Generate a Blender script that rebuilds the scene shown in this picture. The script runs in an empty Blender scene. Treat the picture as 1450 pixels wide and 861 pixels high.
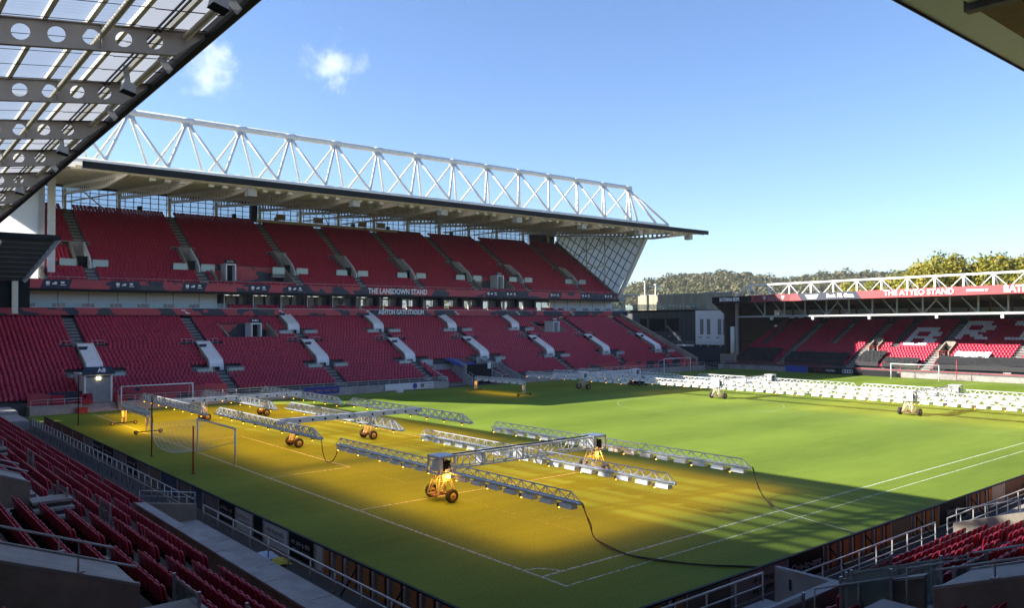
import bpy, math, random
from mathutils import Vector, Matrix
import numpy as np
random.seed(7)
C = bpy.context.scene.collection
PI = math.pi
R = math.radians

# ------------------------------------------------------------------ materials
def _nodes(name):
    m = bpy.data.materials.new(name); m.use_nodes = True
    nt = m.node_tree
    return m, nt, nt.nodes['Principled BSDF'], nt.nodes['Material Output']

def mat(name, col, rough=0.6, var=0.15, scale=3.0, metal=0.0, bump=0.0, coord='Object', spec=0.5, isl=0.0):
    """plain surface with a slow noise variation of its own colour (wear, dirt) and optional bump"""
    m, nt, b, out = _nodes(name)
    b.inputs['Roughness'].default_value = rough
    b.inputs['Metallic'].default_value = metal
    b.inputs['Specular IOR Level'].default_value = spec
    c = (col[0], col[1], col[2], 1)
    if var > 0:
        tc = nt.nodes.new('ShaderNodeTexCoord')
        n = nt.nodes.new('ShaderNodeTexNoise'); n.inputs['Scale'].default_value = scale
        n.inputs['Detail'].default_value = 9; n.inputs['Roughness'].default_value = 0.72
        nt.links.new(tc.outputs[coord], n.inputs['Vector'])
        r = nt.nodes.new('ShaderNodeMapRange')
        r.inputs[1].default_value = 0.3; r.inputs[2].default_value = 0.7
        r.inputs[3].default_value = 1 - var; r.inputs[4].default_value = 1 + var
        nt.links.new(n.outputs['Fac'], r.inputs[0])
        mx = nt.nodes.new('ShaderNodeVectorMath'); mx.operation = 'SCALE'
        mx.inputs[0].default_value = col
        if isl:
            g = nt.nodes.new('ShaderNodeNewGeometry'); q = nt.nodes.new('ShaderNodeMath'); q.operation = 'MULTIPLY_ADD'; q.inputs[1].default_value = 2 * isl
            nt.links.new(g.outputs['Random Per Island'], q.inputs[0]); q.inputs[2].default_value = 1 - isl
            q2 = nt.nodes.new('ShaderNodeMath'); q2.operation = 'MULTIPLY'; nt.links.new(q.outputs[0], q2.inputs[0]); nt.links.new(r.outputs[0], q2.inputs[1]); r = q2
        nt.links.new(r.outputs[0], mx.inputs['Scale'])
        nt.links.new(mx.outputs[0], b.inputs['Base Color'])
        if bump:
            bp = nt.nodes.new('ShaderNodeBump'); bp.inputs['Strength'].default_value = bump
            nt.links.new(n.outputs['Fac'], bp.inputs['Height'])
            nt.links.new(bp.outputs[0], b.inputs['Normal'])
    else:
        b.inputs['Base Color'].default_value = c
    return m

M = {}
M['seat_red'] = mat('seat_red', (0.40, 0.011, 0.042), 0.42, 0.14, 0.5, isl=0.13)
M['seat_white'] = mat('seat_white', (0.80, 0.81, 0.83), 0.4, 0.06, 0.6)
M['seat_dark'] = mat('seat_dark', (0.02, 0.02, 0.03), 0.5, 0.1)
M['concrete'] = mat('concrete', (0.27, 0.25, 0.23), 0.85, 0.4, 0.7, bump=0.15)
M['concrete_dark'] = mat('concrete_dark', (0.085, 0.085, 0.09), 0.9, 0.3, 0.7)
M['concrete_light'] = mat('concrete_light', (0.34, 0.33, 0.325), 0.8, 0.3, 0.9)
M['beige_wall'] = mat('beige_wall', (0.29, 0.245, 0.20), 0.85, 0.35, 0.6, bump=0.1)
M['cream_steel'] = mat('cream_steel', (0.74, 0.66, 0.51), 0.5, 0.14, 2)
M['white_steel'] = mat('white_steel', (0.70, 0.69, 0.65), 0.45, 0.14, 0.9)
M['pale_blue'] = mat('pale_blue_grey_paint', (0.60, 0.68, 0.80), 0.4, 0.06, 2)
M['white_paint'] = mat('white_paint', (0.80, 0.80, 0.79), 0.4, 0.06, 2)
M['grey_steel'] = mat('grey_steel', (0.42, 0.43, 0.44), 0.45, 0.12, 3)
M['galv'] = mat('galvanised_steel', (0.50, 0.51, 0.52), 0.38, 0.18, 6, metal=0.6)
M['black'] = mat('black_metal', (0.008, 0.008, 0.010), 0.6, 0.2, 2, spec=0.2)
M['navy'] = mat('navy', (0.018, 0.025, 0.05), 0.6, 0.15, 2)
M['dark'] = mat('dark_interior', (0.012, 0.012, 0.014), 0.9, 0.1)  # near-black colour stands in for shade inside openings and recesses
M['rubber'] = mat('rubber', (0.02, 0.019, 0.018), 0.8, 0.2, 8)
M['red_paint'] = mat('red_paint', (0.42, 0.03, 0.03), 0.45, 0.12, 2)
M['sign_red'] = mat('sign_red', (0.50, 0.05, 0.06), 0.5, 0.05, 1)
M['rust'] = mat('rusty_brown_steel', (0.16, 0.07, 0.045), 0.7, 0.3, 3)
M['orange_ply'] = mat('orange_plywood', (0.42, 0.16, 0.05), 0.75, 0.25, 2.5)
M['yellow'] = mat('yellow_cloth', (0.62, 0.52, 0.08), 0.8, 0.1, 4)
M['blue_cloth'] = mat('blue_white_cloth', (0.55, 0.66, 0.82), 0.8, 0.2, 6)
M['blue'] = mat('blue_banner', (0.03, 0.06, 0.32), 0.5, 0.1, 2)
M['white_board'] = mat('white_board', (0.70, 0.71, 0.73), 0.5, 0.05, 1)
M['pink_board'] = mat('faded_pink_board', (0.46, 0.36, 0.36), 0.6, 0.1, 1)
M['brown_board'] = mat('brown_board_back', (0.20, 0.16, 0.13), 0.7, 0.2, 1)
M['cladding_dark'] = mat('dark_grey_cladding', (0.055, 0.06, 0.07), 0.55, 0.12, 0.4)
M['cladding_white'] = mat('pale_cladding', (0.78, 0.80, 0.84), 0.5, 0.06, 0.4)
M['mesh_screen'] = mat('tan_mesh_screen', (0.33, 0.29, 0.2), 0.7, 0.2, 0.5)
M['tarmac'] = mat('tarmac', (0.05, 0.05, 0.052), 0.9, 0.25, 1.2)
M['bark'] = mat('bark', (0.10, 0.075, 0.05), 0.9, 0.3, 3)
M['tarp'] = mat('black_netting', (0.016, 0.017, 0.02), 0.75, 0.35, 1.5)
M['reflector'] = mat('white_reflector', (0.88, 0.88, 0.88), 0.35, 0.04, 2)
M['text_white'] = mat('white_lettering', (0.80, 0.80, 0.80), 0.5, 0.0)
M['text_dark'] = mat('dark_lettering', (0.03, 0.03, 0.035), 0.5, 0.0)
M['roof_top'] = mat('roof_sheet_grey', (0.36, 0.36, 0.35), 0.6, 0.1, 0.5)
M['roof_under'] = mat('roof_liner', (0.40, 0.38, 0.34), 0.7, 0.1, 0.6)
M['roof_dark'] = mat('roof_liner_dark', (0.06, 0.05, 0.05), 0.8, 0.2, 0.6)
M['net'] = mat('net_cord', (0.75, 0.76, 0.78), 0.7, 0.0)
M['tan_box'] = mat('timber_edge', (0.40, 0.30, 0.15), 0.7, 0.1, 2)

def glass(name, tint, mixf):
    m, nt, b, out = _nodes(name)
    b.inputs['Base Color'].default_value = (*tint, 1); b.inputs['Roughness'].default_value = 0.05
    t = nt.nodes.new('ShaderNodeBsdfTransparent'); t.inputs[0].default_value = (*[0.6 + 0.4 * c for c in tint], 1)
    mx = nt.nodes.new('ShaderNodeMixShader'); mx.inputs[0].default_value = mixf
    nt.links.new(t.outputs[0], mx.inputs[1]); nt.links.new(b.outputs[0], mx.inputs[2]); nt.links.new(mx.outputs[0], out.inputs[0])
    return m
M['glass_panel'] = glass('greenish_glass', (0.42, 0.55, 0.53), 0.30)
M['glass_bright'] = glass('frosted_glass', (0.62, 0.78, 0.76), 0.55)
M['glass_clear'] = glass('window_glass', (0.35, 0.45, 0.55), 0.16)
M['glass_dark'] = mat('dark_window_glass', (0.02, 0.023, 0.028), 0.08, 0.0)

def translucent(name, col, tr, clear):
    m, nt, b, out = _nodes(name)
    b.inputs['Base Color'].default_value = (*col, 1); b.inputs['Roughness'].default_value = 0.3
    t = nt.nodes.new('ShaderNodeBsdfTranslucent'); t.inputs[0].default_value = (*col, 1)
    c = nt.nodes.new('ShaderNodeBsdfTransparent'); c.inputs[0].default_value = (0.9, 0.95, 1.0, 1)
    m1 = nt.nodes.new('ShaderNodeMixShader'); m1.inputs[0].default_value = tr
    m2 = nt.nodes.new('ShaderNodeMixShader'); m2.inputs[0].default_value = clear
    nt.links.new(b.outputs[0], m1.inputs[1]); nt.links.new(t.outputs[0], m1.inputs[2])
    nt.links.new(m1.outputs[0], m2.inputs[1]); nt.links.new(c.outputs[0], m2.inputs[2]); nt.links.new(m2.outputs[0], out.inputs[0])
    return m
M['polycarb'] = translucent('clear_roof_sheet', (0.58, 0.62, 0.67), 0.58, 0.5)
M['polycarb_edge'] = translucent('shadow_strip_roof_sheet', (0.36, 0.38, 0.42), 0.4, 0.08)  # front strip made dimmer so that it casts a dark band on the pitch
M['polycarb_rib'] = translucent('clear_roof_sheet_rib', (0.26, 0.30, 0.36), 0.4, 0.22)
M['cream_bright'] = mat('pale_cream_purlin', (0.82, 0.77, 0.64), 0.5, 0.08, 2)
M['polycarb_white'] = translucent('opal_roof_sheet', (0.80, 0.78, 0.72), 0.75, 0.0)
M['gable_white'] = translucent('opal_gable_sheet', (0.85, 0.86, 0.87), 0.8, 0.0)
M['wing_sheet'] = translucent('opal_wing_sheet', (0.86, 0.86, 0.85), 0.75, 0.04)

def emis(name, col, s):
    m, nt, b, out = _nodes(name)
    b.inputs['Base Color'].default_value = (*col, 1)
    b.inputs['Emission Color'].default_value = (*col, 1); b.inputs['Emission Strength'].default_value = s
    m.cycles.emission_sampling = 'NONE'
    return m
M['bulb'] = emis('lit_sodium_bulb', (1.0, 0.42, 0.04), 4.0)
M['bulb_white'] = emis('lit_doorway_lamp', (1.0, 0.85, 0.45), 2.2)
M['bulb_cold'] = emis('lit_ceiling_lamp', (1.0, 0.93, 0.8), 3.0)

def camo():
    m, nt, b, out = _nodes('red_navy_camouflage_panels')
    tc = nt.nodes.new('ShaderNodeTexCoord'); mp = nt.nodes.new('ShaderNodeMapping')
    mp.inputs['Scale'].default_value = (0.42, 0.42, 0.72); mp.inputs['Rotation'].default_value = (0, 0.5, 0)
    v = nt.nodes.new('ShaderNodeTexVoronoi'); v.inputs['Scale'].default_value = 1.0; v.inputs['Randomness'].default_value = 0.9
    v.distance = 'MANHATTAN'
    r = nt.nodes.new('ShaderNodeValToRGB'); r.color_ramp.interpolation = 'CONSTANT'
    e = r.color_ramp.elements; e[0].position = 0; e[0].color = (0.022, 0.03, 0.055, 1)
    e[1].position = 0.34; e[1].color = (0.46, 0.055, 0.07, 1)
    x = e.new(0.62); x.color = (0.05, 0.05, 0.055, 1)
    x = e.new(0.76); x.color = (0.40, 0.05, 0.065, 1)
    sp = nt.nodes.new('ShaderNodeSeparateColor')
    nt.links.new(tc.outputs['Object'], mp.inputs[0]); nt.links.new(mp.outputs[0], v.inputs['Vector'])
    nt.links.new(v.outputs['Color'], sp.inputs[0]); nt.links.new(sp.outputs[0], r.inputs[0])
    nt.links.new(r.outputs[0], b.inputs['Base Color']); b.inputs['Roughness'].default_value = 0.55
    return m
M['camo'] = camo()

def leafmat(name, c1, c2, c3, trans=0.25, ri=0.55):
    m, nt, b, out = _nodes(name)
    g = nt.nodes.new('ShaderNodeNewGeometry')
    tc = nt.nodes.new('ShaderNodeTexCoord'); n = nt.nodes.new('ShaderNodeTexNoise'); n.inputs['Scale'].default_value = 0.22
    n.inputs['Detail'].default_value = 2
    nt.links.new(tc.outputs['Object'], n.inputs['Vector'])
    a = nt.nodes.new('ShaderNodeMath'); a.operation = 'MULTIPLY_ADD'; a.inputs[1].default_value = ri
    nt.links.new(g.outputs['Random Per Island'], a.inputs[0])
    s = nt.nodes.new('ShaderNodeMath'); s.operation = 'MULTIPLY_ADD'; s.inputs[1].default_value = 1.7; s.inputs[2].default_value = -0.62
    nt.links.new(n.outputs['Fac'], s.inputs[0]); nt.links.new(s.outputs[0], a.inputs[2])
    r = nt.nodes.new('ShaderNodeValToRGB'); e = r.color_ramp.elements
    e[0].color = (*c1, 1); e[1].color = (*c3, 1); x = e.new(0.5); x.color = (*c2, 1)
    nt.links.new(a.outputs[0], r.inputs[0]); nt.links.new(r.outputs[0], b.inputs['Base Color'])
    b.inputs['Roughness'].default_value = 0.6
    t = nt.nodes.new('ShaderNodeBsdfTranslucent'); nt.links.new(r.outputs[0], t.inputs[0])
    mx = nt.nodes.new('ShaderNodeMixShader'); mx.inputs[0].default_value = trans
    nt.links.new(b.outputs[0], mx.inputs[1]); nt.links.new(t.outputs[0], mx.inputs[2]); nt.links.new(mx.outputs[0], out.inputs[0])
    return m
M['leaf_yellow'] = leafmat('autumn_leaves', (0.10, 0.13, 0.022), (0.29, 0.28, 0.035), (0.48, 0.37, 0.04), 0.5)
M['leaf_hill'] = leafmat('hill_leaves', (0.075, 0.088, 0.03), (0.135, 0.118, 0.042), (0.20, 0.125, 0.045), 0.3, 0.22)

def grassmat():
    m, nt, b, out = _nodes('mown_turf')
    tc = nt.nodes.new('ShaderNodeTexCoord')
    def noise(s, d, sc=(1, 1, 1)):
        mp = nt.nodes.new('ShaderNodeMapping'); mp.inputs['Scale'].default_value = sc
        n = nt.nodes.new('ShaderNodeTexNoise'); n.inputs['Scale'].default_value = s; n.inputs['Detail'].default_value = d
        n.inputs['Roughness'].default_value = 0.7
        nt.links.new(tc.outputs['Object'], mp.inputs[0]); nt.links.new(mp.outputs[0], n.inputs['Vector']); return n
    big = noise(0.06, 4, (1, 1.6, 1)); streak = noise(0.5, 6, (0.35, 2.2, 1)); fine = noise(14, 5, (0.6, 1.5, 1))
    add = nt.nodes.new('ShaderNodeMath'); add.operation = 'MULTIPLY_ADD'; add.inputs[1].default_value = 0.35
    nt.links.new(big.outputs[0], add.inputs[0])
    a2 = nt.nodes.new('ShaderNodeMath'); a2.operation = 'MULTIPLY_ADD'; a2.inputs[1].default_value = 0.28
    nt.links.new(streak.outputs[0], a2.inputs[0]); nt.links.new(add.outputs[0], a2.inputs[2])
    a3 = nt.nodes.new('ShaderNodeMath'); a3.operation = 'MULTIPLY_ADD'; a3.inputs[1].default_value = 1.15
    nt.links.new(fine.outputs[0], a3.inputs[0]); nt.links.new(a2.outputs[0], a3.inputs[2]); add.inputs[2].default_value = -0.33
    # faint mowing bands across the pitch
    sx = nt.nodes.new('ShaderNodeSeparateXYZ'); nt.links.new(tc.outputs['Object'], sx.inputs[0])
    sn = nt.nodes.new('ShaderNodeMath'); sn.operation = 'MULTIPLY'; sn.inputs[1].default_value = PI / 5.5
    nt.links.new(sx.outputs[1], sn.inputs[0])
    s2 = nt.nodes.new('ShaderNodeMath'); s2.operation = 'SINE'; nt.links.new(sn.outputs[0], s2.inputs[0])
    sg = nt.nodes.new('ShaderNodeMath'); sg.operation = 'MULTIPLY_ADD'; sg.inputs[1].default_value = 0.06
    nt.links.new(s2.outputs[0], sg.inputs[0]); nt.links.new(a3.outputs[0], sg.inputs[2])
    r = nt.nodes.new('ShaderNodeValToRGB'); e = r.color_ramp.elements
    e[0].position = 0.2; e[0].color = (0.045, 0.085, 0.010, 1); e[1].position = 0.85; e[1].color = (0.215, 0.295, 0.036, 1)
    nt.links.new(sg.outputs[0], r.inputs[0]); nt.links.new(r.outputs[0], b.inputs['Base Color'])
    bp = nt.nodes.new('ShaderNodeBump'); bp.inputs['Strength'].default_value = 0.35; bp.inputs['Distance'].default_value = 0.05
    nt.links.new(fine.outputs[0], bp.inputs['Height']); nt.links.new(bp.outputs[0], b.inputs['Normal'])
    b.inputs['Roughness'].default_value = 0.75; b.inputs['Specular IOR Level'].default_value = 0.08
    return m
M['grass'] = grassmat()

def linemat(nm, lo, hi):
    m, nt, b, out = _nodes(nm)
    b.inputs['Base Color'].default_value = (0.62, 0.66, 0.5, 1); b.inputs['Roughness'].default_value = 0.8
    tc = nt.nodes.new('ShaderNodeTexCoord'); n = nt.nodes.new('ShaderNodeTexNoise'); n.inputs['Scale'].default_value = 5; n.inputs['Detail'].default_value = 6
    nt.links.new(tc.outputs['Object'], n.inputs['Vector'])
    r = nt.nodes.new('ShaderNodeMapRange'); r.inputs[1].default_value = 0.35; r.inputs[2].default_value = 0.65; r.inputs[3].default_value = lo; r.inputs[4].default_value = hi
    nt.links.new(n.outputs['Fac'], r.inputs[0])
    t = nt.nodes.new('ShaderNodeBsdfTransparent'); mx = nt.nodes.new('ShaderNodeMixShader')
    nt.links.new(r.outputs[0], mx.inputs[0]); nt.links.new(t.outputs[0], mx.inputs[1]); nt.links.new(b.outputs[0], mx.inputs[2]); nt.links.new(mx.outputs[0], out.inputs[0])
    return m
M['line'] = linemat('worn_white_line_paint', .3, .85); M['line_faint'] = linemat('faded_line_paint', .05, .3)

# ------------------------------------------------------------------ mesh builder
OFF = {}
class MB:
    def __init__(s): s.v = []; s.f = []; s.m = []; s.sm = []; s.names = []
    def mi(s, m):
        if m not in s.names: s.names.append(m)
        return s.names.index(m)
    def add(s, vs, fs, m, smooth=False):
        o = len(s.v); s.v += [tuple(p) for p in vs]; k = s.mi(m)
        for f in fs: s.f.append([i + o for i in f]); s.m.append(k); s.sm.append(smooth)
    def box(s, x0, x1, y0, y1, z0, z1, m):
        s.add([(x0, y0, z0), (x1, y0, z0), (x1, y1, z0), (x0, y1, z0), (x0, y0, z1), (x1, y0, z1), (x1, y1, z1), (x0, y1, z1)],
              [(0, 3, 2, 1), (4, 5, 6, 7), (0, 1, 5, 4), (1, 2, 6, 5), (2, 3, 7, 6), (3, 0, 4, 7)], m)
    def hexa(s, p, m):   # 8 corners: bottom 4, top 4
        s.add(p, [(0, 3, 2, 1), (4, 5, 6, 7), (0, 1, 5, 4), (1, 2, 6, 5), (2, 3, 7, 6), (3, 0, 4, 7)], m)
    def bar(s, a, b, w, h, m, up=(0, 0, 1)):
        a = Vector(a); b = Vector(b); d = (b - a).normalized(); u = Vector(up)
        sd = d.cross(u)
        if sd.length < 1e-4: sd = d.cross(Vector((1, 0, 0)))
        sd.normalize(); u = sd.cross(d).normalized(); sd *= w / 2; u *= h / 2
        s.hexa([a - sd - u, a + sd - u, a + sd + u, a - sd + u, b - sd - u, b + sd - u, b + sd + u, b - sd + u], m)
    def tube(s, pts, r, m, n=8, cap=True):
        pts = [Vector(p) for p in pts]; rings = []
        rr = r if isinstance(r, (list, tuple)) else [r] * len(pts)
        prev = None
        for i, p in enumerate(pts):
            d = (pts[min(i + 1, len(pts) - 1)] - pts[max(i - 1, 0)]).normalized()
            if prev is None:
                u = d.orthogonal().normalized()
            else:
                u = (prev - d * prev.dot(d)); u = u.normalized() if u.length > 1e-5 else d.orthogonal().normalized()
            prev = u; w = d.cross(u)
            rings.append([p + (u * math.cos(2 * PI * k / n) + w * math.sin(2 * PI * k / n)) * rr[i] for k in range(n)])
        vs = [q for r_ in rings for q in r_]; fs = []
        for i in range(len(pts) - 1):
            for k in range(n):
                k2 = (k + 1) % n; fs.append((i * n + k, i * n + k2, (i + 1) * n + k2, (i + 1) * n + k))
        if cap: fs.append(tuple(range(n - 1, -1, -1))); fs.append(tuple((len(pts) - 1) * n + k for k in range(n)))
        s.add(vs, fs, m, True)
    def prism(s, poly, d, m):    # poly: 3D points, extruded by vector d
        n = len(poly); d = Vector(d); a = [Vector(p) for p in poly]; b = [p + d for p in a]
        s.add(a + b, [tuple(range(n - 1, -1, -1)), tuple(range(n, 2 * n))] + [(i, (i + 1) % n, n + (i + 1) % n, n + i) for i in range(n)], m)
    def quad(s, a, b, c, d, m): s.add([a, b, c, d], [(0, 1, 2, 3)], m)
    def build(s, name, parent=None, mesh_only=False, extra=None):
        off = OFF.get(parent, Vector((0, 0, 0))) if parent is not None else Vector((0, 0, 0))
        me = bpy.data.meshes.new(name)
        me.from_pydata([(p[0] - off.x, p[1] - off.y, p[2] - off.z) for p in s.v], [], s.f)
        for nm in s.names: me.materials.append(M[nm])
        me.polygons.foreach_set('material_index', s.m); me.polygons.foreach_set('use_smooth', s.sm); me.update()
        if mesh_only: return me
        o = bpy.data.objects.new(name, me); C.objects.link(o)
        if parent is not None: o.parent = parent; OFF[o] = off.copy()
        return o

def tag(o, label=None, cat=None, group=None, kind=None):
    if label: o['label'] = label
    if cat: o['category'] = cat
    if group: o['group'] = group
    if kind: o['kind'] = kind
    return o
def thing(name, label, cat, loc=(0, 0, 0), rz=0, group=None):
    o = bpy.data.objects.new(name, None); C.objects.link(o); o.location = loc; o.rotation_euler = (0, 0, rz)
    o.empty_display_size = 0.3
    OFF[o] = Vector(loc) if rz == 0 else Vector((0, 0, 0))
    return tag(o, label, cat, group)
KIDS = {}
def copy_tree(o, loc=None, rz=None, label=None, group=None, parent=None):
    c = o.copy(); C.objects.link(c)
    if parent is not None: c.parent = parent
    if loc is not None: c.location = loc
    if rz is not None: c.rotation_euler = (0, 0, rz)
    if label: c['label'] = label
    if group: c['group'] = group
    for ch in list(o.children): copy_tree(ch, parent=c)
    return c
def inst(name, me, parent, loc=(0, 0, 0), rot=(0, 0, 0), scale=(1, 1, 1)):
    o = bpy.data.objects.new(name, me); C.objects.link(o); o.parent = parent; o.location = loc; o.rotation_euler = rot; o.scale = scale
    return o
def text(body, size, loc, rot, m, parent, bold=0.0, name='lettering', align='CENTER', sx=1.0):
    cu = bpy.data.curves.new(name, 'FONT'); cu.body = body; cu.size = size; cu.align_x = align; cu.align_y = 'CENTER'
    cu.extrude = 0.01; cu.offset = bold; cu.resolution_u = 3; cu.materials.append(M[m])
    f = bpy.data.objects.new(name, cu); C.objects.link(f)
    me = bpy.data.meshes.new_from_object(f.evaluated_get(bpy.context.evaluated_depsgraph_get())); me.name = name
    bpy.data.objects.remove(f); bpy.data.curves.remove(cu)
    if not me.materials: me.materials.append(M[m])
    o = bpy.data.objects.new(name, me); C.objects.link(o)
    off = OFF.get(parent, Vector((0, 0, 0)))
    o.location = Vector(loc) - off; o.rotation_euler = rot; o.scale = (sx, 1, 1); o.parent = parent
    return o
TY = (PI / 2, 0, 0)             # lettering that faces -Y, reads towards +X
TX = (PI / 2, 0, -PI / 2)       # lettering that faces -X, reads towards -Y
TYb = (PI / 2, 0, 0)
def marks(w, h, rows, loc, axis, m, parent, seed=1):
    """illegible faded print: rows of small strokes on a board"""
    g = random.Random(seed); mb = MB(); x, y, z = loc
    for r_ in range(rows):
        u = -w / 2 * g.uniform(.75, 1.0); zz = z + (rows / 2 - r_ - .5) * h * 1.5
        while u < w / 2 * .9:
            q = g.uniform(.35, .6) * h; t = h * g.uniform(.7, 1.0)
            if g.random() < .85:
                for a, b, c, d in ((0, .28, 0, 1), (.28, 1, g.choice((0, .4, .75)), 0)):
                    z0, z1 = (zz - t / 2, zz + t / 2) if d else (zz - t / 2 + c * t, zz - t / 2 + c * t + .25 * t)
                    if axis == 'x': mb.box(u + a * q + x, u + b * q + x, y - .012, y, z0, z1, m)
                    else: mb.box(x - .012, x, y - u - b * q, y - u - a * q, z0, z1, m)
            u += q * 1.45
        if axis == 'x': mb.box(-w / 2 + x, w / 2 * .9 + x, y - .004, y - .001, zz - h * .05, zz + h * .05, m)
        else: mb.box(x - .004, x - .001, y - w / 2 * .9, y + w / 2, zz - h * .05, zz + h * .05, m)
    return mb.build('faded_print', parent)
def lattice(mb, a, b, h, w, n, m, rc=0.035, rb=0.02, up=(0, 0, 1), slope_end=False, tri=True):
    """triangular lattice truss: two bottom chords, one top chord, zig-zag bracing"""
    a = Vector(a); b = Vector(b); d = b - a; L = d.length; dn = d.normalized(); U = Vector(up); sd = dn.cross(U).normalized() * w / 2
    e = dn * (L / n)
    t0 = a + e * (1.0 if slope_end else 0.5) + U * h; t1 = b - e * (1.0 if slope_end else 0.5) + U * h
    for q in ((a + sd, b + sd), (a - sd, b - sd)): mb.tube(q, rc, m, 5)
    mb.tube((t0, t1), rc, m, 5)
    for i in range(n):
        p0 = a + e * i; p1 = a + e * (i + 1); t = a + e * (i + 0.5) + U * h
        if slope_end and i == 0: t = t0
        if slope_end and i == n - 1: t = t1
        for sgn in (1, -1):
            mb.tube((p0 + sd * sgn, t), rb, m, 4, False); mb.tube((t, p1 + sd * sgn), rb, m, 4, False)
# ------------------------------------------------------------------ setting
def ring_disc(r, z, m, name, hole=None):
    mb = MB(); n = 48
    mb.add([(r * math.cos(2 * PI * k / n), r * math.sin(2 * PI * k / n), z) for k in range(n)], [tuple(range(n))], m)
    return mb.build(name)
M['far_ground'] = mat('distant_ground', (0.07, 0.09, 0.04), 0.9, 0.3, 0.02)
tag(ring_disc(5000, -0.06, 'far_ground', 'ground'), kind='structure')
mb = MB(); mb.box(-9.0, 117, -9.0, 74.5, -0.05, -0.008, 'tarmac'); tag(mb.build('path'), kind='structure')
mb = MB(); nx, ny = 60, 40
mb.add([(-5.75, -6.2, 0), (113.3, -6.2, 0), (113.3, 71.3, 0), (-5.75, 71.3, 0)], [(0, 1, 2, 3)], 'grass')
tag(mb.build('pitch'), kind='structure')
# painted lines
PL, PW = 109.0, 68.0
mb = MB(); LZ = [0.004]
def pline(x0, y0, x1, y1, w=0.13, m='line'):
    LZ[0] += .0002
    d = Vector((x1 - x0, y1 - y0, 0)).normalized(); s = Vector((-d.y, d.x, 0)) * w / 2
    a = Vector((x0, y0, LZ[0])); b = Vector((x1, y1, LZ[0]))
    mb.quad(a - s, b - s, b + s, a + s, m)
def parc(cx, cy, r, a0, a1, n, w=0.13):
    LZ[0] += .0002
    for k in range(n):
        t0 = a0 + (a1 - a0) * k / n; t1 = a0 + (a1 - a0) * (k + 1) / n
        mb.quad(*[(cx + q * math.cos(t), cy + q * math.sin(t), LZ[0]) for q, t in ((r - w / 2, t0), (r + w / 2, t0), (r + w / 2, t1), (r - w / 2, t1))], 'line' if r < 2 else 'line_faint')
pline(0, -1.42, 0, PW + 1.4); pline(PL, -1.4, PL, PW + 1.4)
pline(0.07, 0, PL - .07, 0); pline(0.07, PW, PL - .07, PW); pline(0.07, -1.35, PL, -1.35, 0.09); pline(PL / 2, 0.07, PL / 2, PW - .07, m='line_faint')
for gx, s in ((0, 1), (PL, -1)):
    for d, wd in ((16.5, 20.16), (5.5, 9.16)):
        pline(gx + s * .07, 34 - wd, gx + s * d, 34 - wd); pline(gx + s * .07, 34 + wd, gx + s * d, 34 + wd); pline(gx + s * d, 34 - wd + .07, gx + s * d, 34 + wd - .07, m='line' if s > 0 else 'line_faint')
    a = math.acos(5.5 / 9.15); c0 = 0 if s > 0 else PI
    parc(gx + s * 11, 34, 9.15, c0 - a, c0 + a, 24)
    for cy, q in ((0, 1), (PW, -1)): parc(gx, cy, 1.0, min(0 if s > 0 else PI, (PI / 2 if q > 0 else -PI / 2) if s > 0 else (PI / 2 if q > 0 else 3 * PI / 2)), max(0 if s > 0 else PI, (PI / 2 if q > 0 else -PI / 2) if s > 0 else (PI / 2 if q > 0 else 3 * PI / 2)), 8)
parc(PL / 2, 34, 9.15, 0, 2 * PI, 64)
pline(5.5, -1.35, 5.5, 24.8, 0.07, 'line_faint')
for yy in (6, 12.5, 19.5): pline(6.5, yy, 9.5, yy, 0.07, 'line_faint')
tag(mb.build('pitch_markings'), kind='structure')

# ------------------------------------------------------------------ stand frames: u along the row, v away from the pitch
T_L = lambda u, v, z: (u, v, z)                 # far side stand, rows along X, back towards +Y
T_S = lambda u, v, z: (-v, u, z)                # near left stand, rows along Y, back towards -X
T_D = lambda u, v, z: (u, -v, z)                # near right stand, rows along X, back towards -Y
T_A = lambda u, v, z: (v, u, z)                 # far end stand, rows along Y, back towards +X

def spans(u0, u1, cuts):
    cuts = sorted([c for c in cuts if c[1] > u0 and c[0] < u1]); out = []; x = u0
    for a, b in cuts:
        if a > x: out.append((x, a))
        x = max(x, b)
    if x < u1: out.append((x, u1))
    return out
def row_cuts(v, dv, holes): return [(h[0], h[1]) for h in holes if h[2] < v + dv * 0.5 < h[3]]
def deck(mb, T, v0, z0, n, dv, dz, rng, holes, m='concrete_dark', base=None):
    for k in range(n):
        v = v0 + k * dv; z = z0 + k * dz; zb = z - dz if k or base is None else base
        u0, u1 = rng(k)
        for a, b in spans(u0, u1, row_cuts(v, dv, holes)):
            mb.quad(T(a, v, z), T(b, v, z), T(b, v + dv, z), T(a, v + dv, z), m)
            mb.quad(T(a, v, zb), T(b, v, zb), T(b, v, z), T(a, v, z), m)
def stairs(mb, T, u, w, v0, z0, k0, k1, dv, dz, m='concrete'):
    for k in range(k0, k1):
        v = v0 + k * dv; z = z0 + k * dz
        p = [T(*q) for q in ((u - w / 2, v - dv * .42, z - dz), (u + w / 2, v - dv * .42, z - dz), (u + w / 2, v + .004, z - dz), (u - w / 2, v + .004, z - dz))]
        q = [(a[0], a[1], a[2] + dz * .5) for a in p]
        mb.hexa(p + q, m)
        a, b = T(u - w / 2, v + .03, z + .012), T(u + w / 2, v + dv * .55, z + .012)
        x0, x1 = sorted((a[0], b[0])); y0, y1 = sorted((a[1], b[1]))
        mb.box(x0, x1, y0, y1, z - .02, z + .012, m)
SEATS = []      # (T, u, v, z, colour) ; v is the front edge of the tread
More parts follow.
